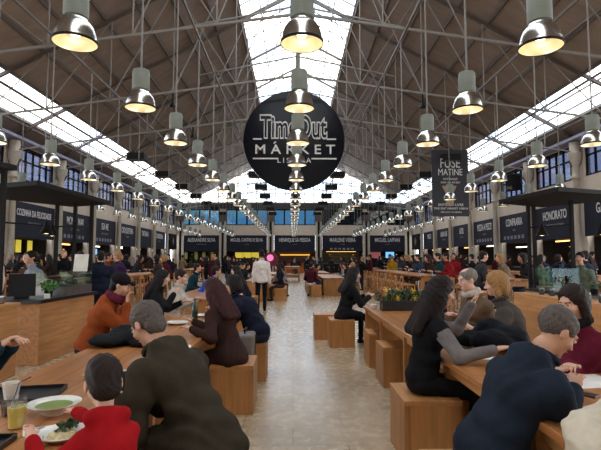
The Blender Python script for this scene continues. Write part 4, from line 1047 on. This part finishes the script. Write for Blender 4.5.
# left table, kiosk side
hero((-2.18, 5.25), -1.45, 'person in a rust orange jacket and dark cap with a maroon scarf', (-1.78, 5.25, 1.03), (-1.72, 5.5, .84),
     seat=.47, H=1.72, lean=26, hpitch=-18, vox=.010, fingers=True, hair='short', hairmat=BLACKH, top=C('orange_jacket', (142, 70, 34)), bottom=C('dark_denim', (34, 38, 50)), bulk=1.35, hood=True, scarf=C('maroon_scarf', (92, 34, 48)), hat=C('dark_cap', (24, 22, 26)))
hero((-2.15, 7.3), -1.35, 'dark haired woman in black in profile at the far end of the left table', (-1.75, 7.2, 1.0), (-1.7, 7.5, .85),
     seat=.47, H=1.64, fem=True, lean=16, hpitch=-8, vox=.011, hair='long', hairmat=BLACKH, top=C('black_cloth', (24, 24, 26)), bottom=C('black_cloth', (24, 24, 26)), skin=SKIN[3])
hero((-2.0, 8.1), -1.9, 'girl in a white floral top with dark hair tied back', (-1.62, 7.85, .86), (-1.6, 8.15, .84),
     seat=.47, H=1.60, fem=True, lean=12, hyaw=10, hpitch=-10, vox=.011, hair='bun', hairmat=BROWN, top=C('white_top', (190, 182, 170)), bottom=C('dark_denim', (34, 38, 50)), skin=SKIN[3])
hero((-2.30, 3.30), -1.5, 'person mostly outside the frame with teal sleeves and clasped hands', (-1.93, 3.26, .93), (-1.90, 3.36, .92),
     seat=.47, H=1.74, lean=6, vox=.010, fingers=True, hair='short', hairmat=BROWN, top=C('teal_jumper', (26, 52, 62)), bottom=C('black_cloth', (24, 24, 26)), curl=.9)
hero((-2.2, 11.6), -1.2, 'person in a bright blue jumper hunched over the second left table', None, None,
     seat=.47, H=1.78, lean=34, vox=.014, hair='short', hairmat=BROWN, top=C('bright_blue', (28, 74, 178)), bulk=1.4)
# right table, aisle side
hero((.92, 2.40), -1.36, 'man with cropped grey hair in a dark blue jacket bent over the right table', (1.46, 2.55, .83), (1.44, 2.74, .83),
     seat=.45, H=1.72, lean=36, hyaw=-8, hpitch=-38, vox=.0085, fingers=True, hair='thin', hairmat=SALT, top=C('slate_blue_jacket', (30, 37, 48)), bottom=C('denim', (48, 58, 84)), bulk=1.45, fold=.009, poleL=(-.1, -.1, -1), hood=True, collar=True, skin=SKIN[1])
hero((1.0, 3.84), -1.45, 'woman with very long dark hair in a black vest with grey sleeves', (1.45, 3.50, .86), (1.46, 3.95, 1.15),
     seat=.47, H=1.66, fem=True, lean=13, hpitch=-16, vox=.0085, fingers=True, hair='long', hairmat=HM('dark_long', (26, 15, 14)), top=C('black_vest', (22, 22, 25)), bottom=C('black_cloth', (24, 24, 26)), sleeve_mat=C('grey_knit', (112, 106, 104)), bulk=1.1, vol=1.0, skin=SKIN[0], poleL=(-.3, -.2, -1))
# right table, wall side
hero((2.12, 3.38), 1.85, 'woman in a maroon jacket with dark hair looking down at the right table', (1.76, 3.1, .83), (1.72, 3.4, .83),
     seat=.46, H=1.62, fem=True, lean=17, hyaw=8, hpitch=-14, vox=.0075, scarf_r=.6, fingers=True, hair='bob', hairmat=BROWN, top=C('maroon_jacket', (92, 24, 42)), bottom=C('black_cloth', (24, 24, 26)), scarf=C('black_scarf', (22, 20, 24)), skin=SKIN[0])
hero((2.22, 5.5), 1.75, 'older man with grey hair, tan jacket and white collar on the right', (1.75, 5.3, .9), (1.72, 5.6, .85),
     seat=.47, H=1.76, lean=20, scarf_r=.6, hpitch=-10, vox=.010, fingers=True, hair='thin', hairmat=GREYH, top=C('tan_jacket', (96, 78, 62)), bottom=C('black_cloth', (24, 24, 26)), scarf=C('white_collar', (180, 172, 162)), bulk=1.2, skin=SKIN[3])
hero((2.16, 4.62), 1.0, 'person with short dark blond hair in a thick grey coat seen from behind', (1.75, 4.85, .85), (1.70, 4.55, .85),
     seat=.47, H=1.70, fem=True, lean=16, hpitch=-8, vox=.010, hair='bob', hairmat=BLOND, top=C('grey_coat', (70, 64, 60)), bottom=C('black_cloth', (24, 24, 26)), bulk=1.4)
# the aisle
hero((.90, 8.62), -1.25, 'woman with long dark hair all in black on the box stool beside the aisle', (1.35, 8.6, .85), (1.3, 8.85, .85),
     seat=.47, H=1.68, fem=True, lean=16, hpitch=-12, vox=.011, hair='long', hairmat=BLACKH, top=C('black_cloth', (24, 24, 26)), bottom=C('black_cloth', (24, 24, 26)), coat=1, bulk=1.2, skin=SKIN[0])
hero((-.93, 14.4), .12, 'man in a white shirt and dark trousers standing in the aisle', None, None,
     H=1.76, vox=.013, hair='short', hairmat=BLACKH, top=C('white_shirt', (214, 204, 196)), bottom=C('dark_trousers', (22, 24, 34)), skin=SKIN[1], bulk=1.1)
hero((-.55, 19.8), -.5, 'person in a grey striped top sitting by the aisle with a black bag', None, None,
     seat=.47, H=1.68, fem=True, lean=14, vox=.014, hair='bob', hairmat=BROWN, top=C('grey_stripes', (120, 116, 122)), bottom=C('tan_cloth', (120, 88, 66)))
hero((.72, 20.0), -.1, 'person in a maroon top with a white cloth at the waist, far box stool', None, None,
     seat=.47, H=1.7, lean=8, vox=.014, hair='short', hairmat=BROWN, top=C('dark_maroon', (66, 22, 34)), bottom=C('white_shirt', (214, 204, 196)))
hero((2.6, 19.9), 1.2, 'person in pale grey with bare calves beside the far right table', None, None,
     seat=.47, H=1.7, fem=True, lean=12, vox=.014, hair='bob', hairmat=BLOND, top=C('pale_grey_top', (150, 146, 150)), bottom=C('skin_tone_tights', (150, 110, 90)))
# round the kiosks
hero((-4.0, 10.2), .5, 'broad person in a navy coat standing behind the left kiosk counter end', None, None,
     H=1.66, vox=.013, lean=12, hair='short', hairmat=BROWN, top=C('navy_coat', (26, 30, 46)), bulk=1.7, coat=.6)
hero((-5.2, 9.9), 3.0, 'kiosk worker bending over the left counter in a brown top', (-4.9, 9.4, 1.0), (-5.3, 9.4, 1.0),
     H=1.66, vox=.013, lean=22, hair='short', hairmat=BROWN, top=C('brown_top', (74, 50, 38)))
hero((-6.3, 10.4), 2.6, 'kiosk worker in a white shirt under the left canopy', None, None, H=1.72, vox=.014, hair='short', hairmat=BLACKH, top=C('white_shirt', (214, 204, 196)))
hero((-4.6, 8.9), 2.7, 'person in a pale shirt behind the left glass display', (-4.3, 8.5, 1.1), (-4.6, 8.45, 1.1), H=1.64, vox=.013, lean=16, fem=True, hair='bun', hairmat=BROWN, top=C('pale_blue_shirt', (150, 160, 172)))
hero((-5.6, 8.3), 2.9, 'person in a beige jacket behind the left kiosk till', None, None, H=1.6, vox=.013, lean=14, hair='short', hairmat=BROWN, top=C('beige_jacket', (150, 128, 92)))
hero((5.6, 9.3), 2.3, 'kiosk worker in a sage green shirt behind the right glass case', None, None, H=1.62, vox=.013, lean=12, hair='short', hairmat=BLACKH, top=C('sage_shirt', (110, 122, 108)))
hero((7.3, 12.0), .3, 'broad person in a slate coat standing beyond the right kiosk', None, None, H=1.68, vox=.014, bulk=1.7, hair='short', hairmat=BROWN, top=C('slate_coat', (40, 44, 56)), coat=.6)
hero((6.6, 13.6), .8, 'person in black standing at the high table by the right kiosk', None, None, H=1.64, vox=.014, bulk=1.3, hair='short', hairmat=BROWN, top=C('black_cloth', (24, 24, 26)))

# ---------------------------------------------------------------- the crowd: ten figures, dressed one by one
def proto(**k): return figure(vox=.020, **k)[0]
hs_ = dict(feet=((.12, .28, .40), (-.12, .26, .38)))
PS = [proto(H=1.76, handR=(.18, .30, 1.15)), proto(H=1.72, bulk=1.3), proto(H=1.64, fem=True, hair='long'), proto(H=1.66, fem=True, hair='bob', coat=.6, handL=(-.1, .3, 1.2)), proto(H=1.74, coat=.5, bulk=1.2, hood=True)]
PT = [proto(seat=.47, H=1.74, lean=18, bulk=1.2), proto(seat=.47, H=1.64, fem=True, lean=12, hair='long'), proto(seat=.47, H=1.68, lean=26, hood=True, bulk=1.3)]
PH = [proto(seat=.78, H=1.74, lean=16, handR=(.15, .38, 1.13), handL=(-.15, .38, 1.13), **hs_), proto(seat=.78, H=1.66, fem=True, lean=12, hair='long', handR=(.12, .36, 1.13), handL=(-.15, .36, 1.2), **hs_), proto(seat=.78, H=1.7, lean=24, bulk=1.3, hair='bob', fem=True, handR=(.15, .38, 1.13), handL=(-.15, .38, 1.13), **hs_)]
TOPS = [('black', (24, 23, 25)), ('charcoal', (48, 46, 48)), ('navy', (26, 30, 48)), ('dark grey', (66, 64, 66)), ('brown', (66, 44, 34)), ('maroon', (84, 26, 36)), ('dark green', (32, 48, 40)), ('mustard yellow', (190, 140, 40)), ('pale grey', (140, 136, 134)), ('white', (205, 198, 190)),
        ('red', (150, 30, 34)), ('slate blue', (54, 66, 90)), ('beige', (150, 128, 100)), ('purple', (62, 36, 74)), ('khaki', (86, 78, 54)), ('rust', (140, 66, 36)), ('teal', (28, 66, 74)), ('denim blue', (58, 78, 116))]
BOT = [('dark jeans', (34, 38, 54)), ('black trousers', (22, 22, 24)), ('grey trousers', (70, 68, 68)), ('brown trousers', (70, 52, 40)), ('blue jeans', (54, 66, 96))]
HRS = [('black-haired', BLACKH), ('brown-haired', BROWN), ('grey-haired', GREYH), ('fair-haired', BLOND), ('dark-haired', HM('very_dark', (30, 22, 20))), ('auburn-haired', AUB)]
GAR = ['jacket', 'coat', 'jumper', 'top']
R2 = random.Random(21); used_l = set(); occupied = list(HP)
def crowd(protos, x, y, rz, where, verb, dark=.6, fixed=None):
    for _ in range(60):
        t = fixed or (R2.choice(TOPS[:6]) if R2.random() < dark+.15 else R2.choice(TOPS)); h = R2.choice(HRS if R2.random() < .4 else HRS[:2]+HRS[4:5]); b = R2.choice(BOT)
        lab = '%s person in %s %s and %s %s %s' % (h[0], t[0], GAR[hash_(t[0]+b[0]) % 4], b[0], verb, where)
        if lab not in used_l: break
    used_l.add(lab)
    p = protos[R2.randrange(len(protos))]
    o = place(p, (x, y, 0), rz, lab, None, dict(jacket=C(t[0].replace(' ', '_')+'_w', [v*.8 for v in t[1]]), trousers=C(b[0].replace(' ', '_')+'_w', b[1]), hair=h[1], skin=SKIN[R2.randrange(4)]))
    sc_ = R2.uniform(.94, 1.04) if protos is PS else 1.0
    if protos is PS: o.scale = (sc_, sc_, sc_)
    occupied.append((x, y)); return o
def hash_(s): return sum(ord(c)*(i+3) for i, c in enumerate(s))
for (x, y, f, nm, j, side) in SEATS:
    if nm == 'second left table' and side < 0 and j in (1, 2): continue
    if side*(1 if x < 0 else -1) > 0 and R2.random() < .45: continue
    crowd(PT, x-.04*side*-1, y, f, 'at %s %s' % (nm, 'near end' if j == 0 else 'middle' if j < 3 else 'far end'), 'sitting')
for (x, y, f, nm, j, side) in HSEATS:
    if R2.random() < .22 or y > 19.5 or (nm == 'right aisle high table' and side < 0): continue
    crowd(PH, x, y, f, 'at %s' % nm, 'perched')
free = lambda x, y, d=.5: all((x-a)**2+(y-b_)**2 > d*d for a, b_ in occupied)
def fill(n, xr, yr, where, dark=.6, face=None, avoid=()):
    k = 0; tries = 0
    while k < n and tries < 400:
        tries += 1; x, y = R2.uniform(*xr), R2.uniform(*yr)
        if not free(x, y, .55) or any(a[0]-.45 < x < a[1]+.45 and a[2]-.45 < y < a[3]+.45 for a in AV): continue
        crowd(PS, x, y, (face if face is not None else R2.uniform(-pi, pi))+R2.uniform(-.5, .5), where, 'standing', dark); k += 1
AV = [(-5.6, -4.8, 23, 30), (3.9, 4.7, 26, 33), (-.6, .5, 33, 36), (-1.75, -.88, 26, 31), (1.2, 2.15, 28.5, 34), (1.25, 2.2, 20.3, 25.5), (-9.3, -8.5, 12.5, 20), (8.5, 9.3, 14, 22), (3.7, 4.5, 14, 22.5), (4.65, 6.9, 7.6, 10.4), (-6.4, -3.6, 7, 9.6), (-.3, .5, 10, 32)]
fill(9, (-13.0, -10.3), (17, 24.5), 'by the COZINHA DA FELICIDADE stall', face=H90)
fill(8, (-12.8, -9.8), (24.5, 31), 'by the MONTE MAR stall', face=H90)
fill(8, (-12.8, -9), (31.5, 41), 'by the SEA ME stall', face=H90)
fill(7, (10.3, 13.0), (17, 24.5), 'by the HONORATO stall', face=-H90)
fill(8, (9.8, 12.8), (24.5, 31), 'by the CONFRARIA stall', face=-H90)
fill(8, (9, 12.8), (31.5, 41), 'by the PIZZA A PEZZI stall', face=-H90)
fill(8, (-8.2, -6), (13.5, 24), 'between the left high tables')
fill(8, (5.2, 8.2), (15, 24), 'between the right high tables')
fill(9, (2.7, 6.2), (24, 27), 'queueing past the right bar stools', face=1.2)
fill(9, (-8.5, -3), (20, 28), 'beyond the second left table')
fill(13, (-8, -1.2), (32, 44), 'left of the aisle end'); fill(13, (.8, 8), (35.5, 44), 'right of the aisle end')
fill(9, (-12, -3.2), (50, 55), 'near the back left stalls', face=0); fill(7, (-2.2, 2.5), (50, 55), 'under the HENRIQUE SÁ PESSOA sign', face=0); fill(9, (3.2, 12), (50, 55), 'near the back right stalls', face=0)
crowd(PS, 4.8, 24.0-.6, .2, 'beside the right bar stools', 'standing', fixed=TOPS[7])

# ---------------------------------------------------------------- coats and bags lying about
def lump(name, pts, k, m, label, cat, vox=.009, amp=.006, parent=None):
    s_ = Sdf(k)
    for c_, r_ in pts: s_.ell(c_, V(*r_))
    P, F = s_.mesh(vox, folds(amp, 38)); o = bpy.data.objects.new(name, np_mesh(name, [(P, F, m)])); COL.objects.link(o)
    if parent: o.parent = parent
    else: tag(o, label, cat)
    return o
lump('folded_coat', [((-1.62, 4.35, .80), (.17, .20, .05)), ((-1.42, 4.45, .815), (.14, .16, .06)), ((-1.55, 4.62, .825), (.16, .14, .07)), ((-1.30, 4.30, .785), (.12, .10, .035))], .05, C('black_cloth', (24, 24, 26)), 'black coat heaped on the left table in front of the orange jacket', 'coat')
lump('puffer_jacket', [((1.62, 3.98, .84), (.17, .15, .09)), ((1.80, 4.08, .86), (.15, .17, .10)), ((1.52, 4.2, .83), (.14, .14, .07)), ((1.70, 4.2, .92), (.12, .10, .08))], .05, C('black_shiny', (20, 21, 26)), 'black puffer jacket piled on the right table beyond the grey sleeves', 'coat')
cr = C('cream_fleece', (196, 184, 162))
lump('fleece_jacket', [((1.23, 1.93, .83), (.16, .15, .08)), ((1.36, 2.02, .84), (.14, .12, .09)), ((1.17, 1.80, .79), (.12, .12, .06)), ((1.10, 1.86, .70), (.06, .12, .14)), ((1.42, 1.86, .82), (.14, .13, .07))], .05, cr, 'cream fleece jacket lying over the edge of the right table', 'coat', amp=.008)
o = lump('shoulder_bag', [((-.62, 19.25, .22), (.14, .08, .17)), ((-.62, 19.25, .12), (.15, .09, .12))], .04, C('black_cloth', (24, 24, 26)), 'black bag on the floor beside the aisle in front of the striped top', 'bag', vox=.015)
MB().bar((-.75, 19.25, .34), (-.62, 19.25, .52), .02, .02).bar((-.49, 19.25, .34), (-.62, 19.25, .52), .02, .02).build('strap', BLK, o)
# grey trolley case by the stools
o = empty('trolley_case', (-.55, 5.70, 0), 'grey upright trolley case between the box stools on the left', 'suitcase')
MB().box(-.11, .11, -.17, .17, .05, .66).build('shell', mat('case_grey', (120, 112, 106), rough=.5), o, bevel=.03)
MB().box(.112, .118, -.02, .02, .08, .64).build('trim_strip', BLK, o)
for q in (-.10, .10): MB().tube((0, q, .66), (0, q, .69), .008, n=6).build('handle_rod', BLK, o)
MB().box(-.012, .012, -.12, .12, .69, .71).build('handle', BLK, o)
for a in (-.08, .08):
    for b_ in (-.13, .13): MB().tube((a, b_-.012, .028), (a, b_+.012, .028), .028, n=14).build('wheel', BLK, o)
# beige patch on the navy sleeve
o = [p for p in bpy.data.objects if p.get('label', '').startswith('person in a navy jacket leaning')][0]

# lettering as meshes
dg = bpy.context.evaluated_depsgraph_get()
for o in [o for o in bpy.data.objects if o.type == 'FONT']:
    me = bpy.data.meshes.new_from_object(o.evaluated_get(dg)); nm = o.name
    n_ = bpy.data.objects.new(nm.split('.')[0], me); COL.objects.link(n_); n_.parent = o.parent; n_.location = o.location; n_.rotation_euler = o.rotation_euler; n_.scale = o.scale
    bpy.data.objects.remove(o)
# long labels: keep to sixteen words
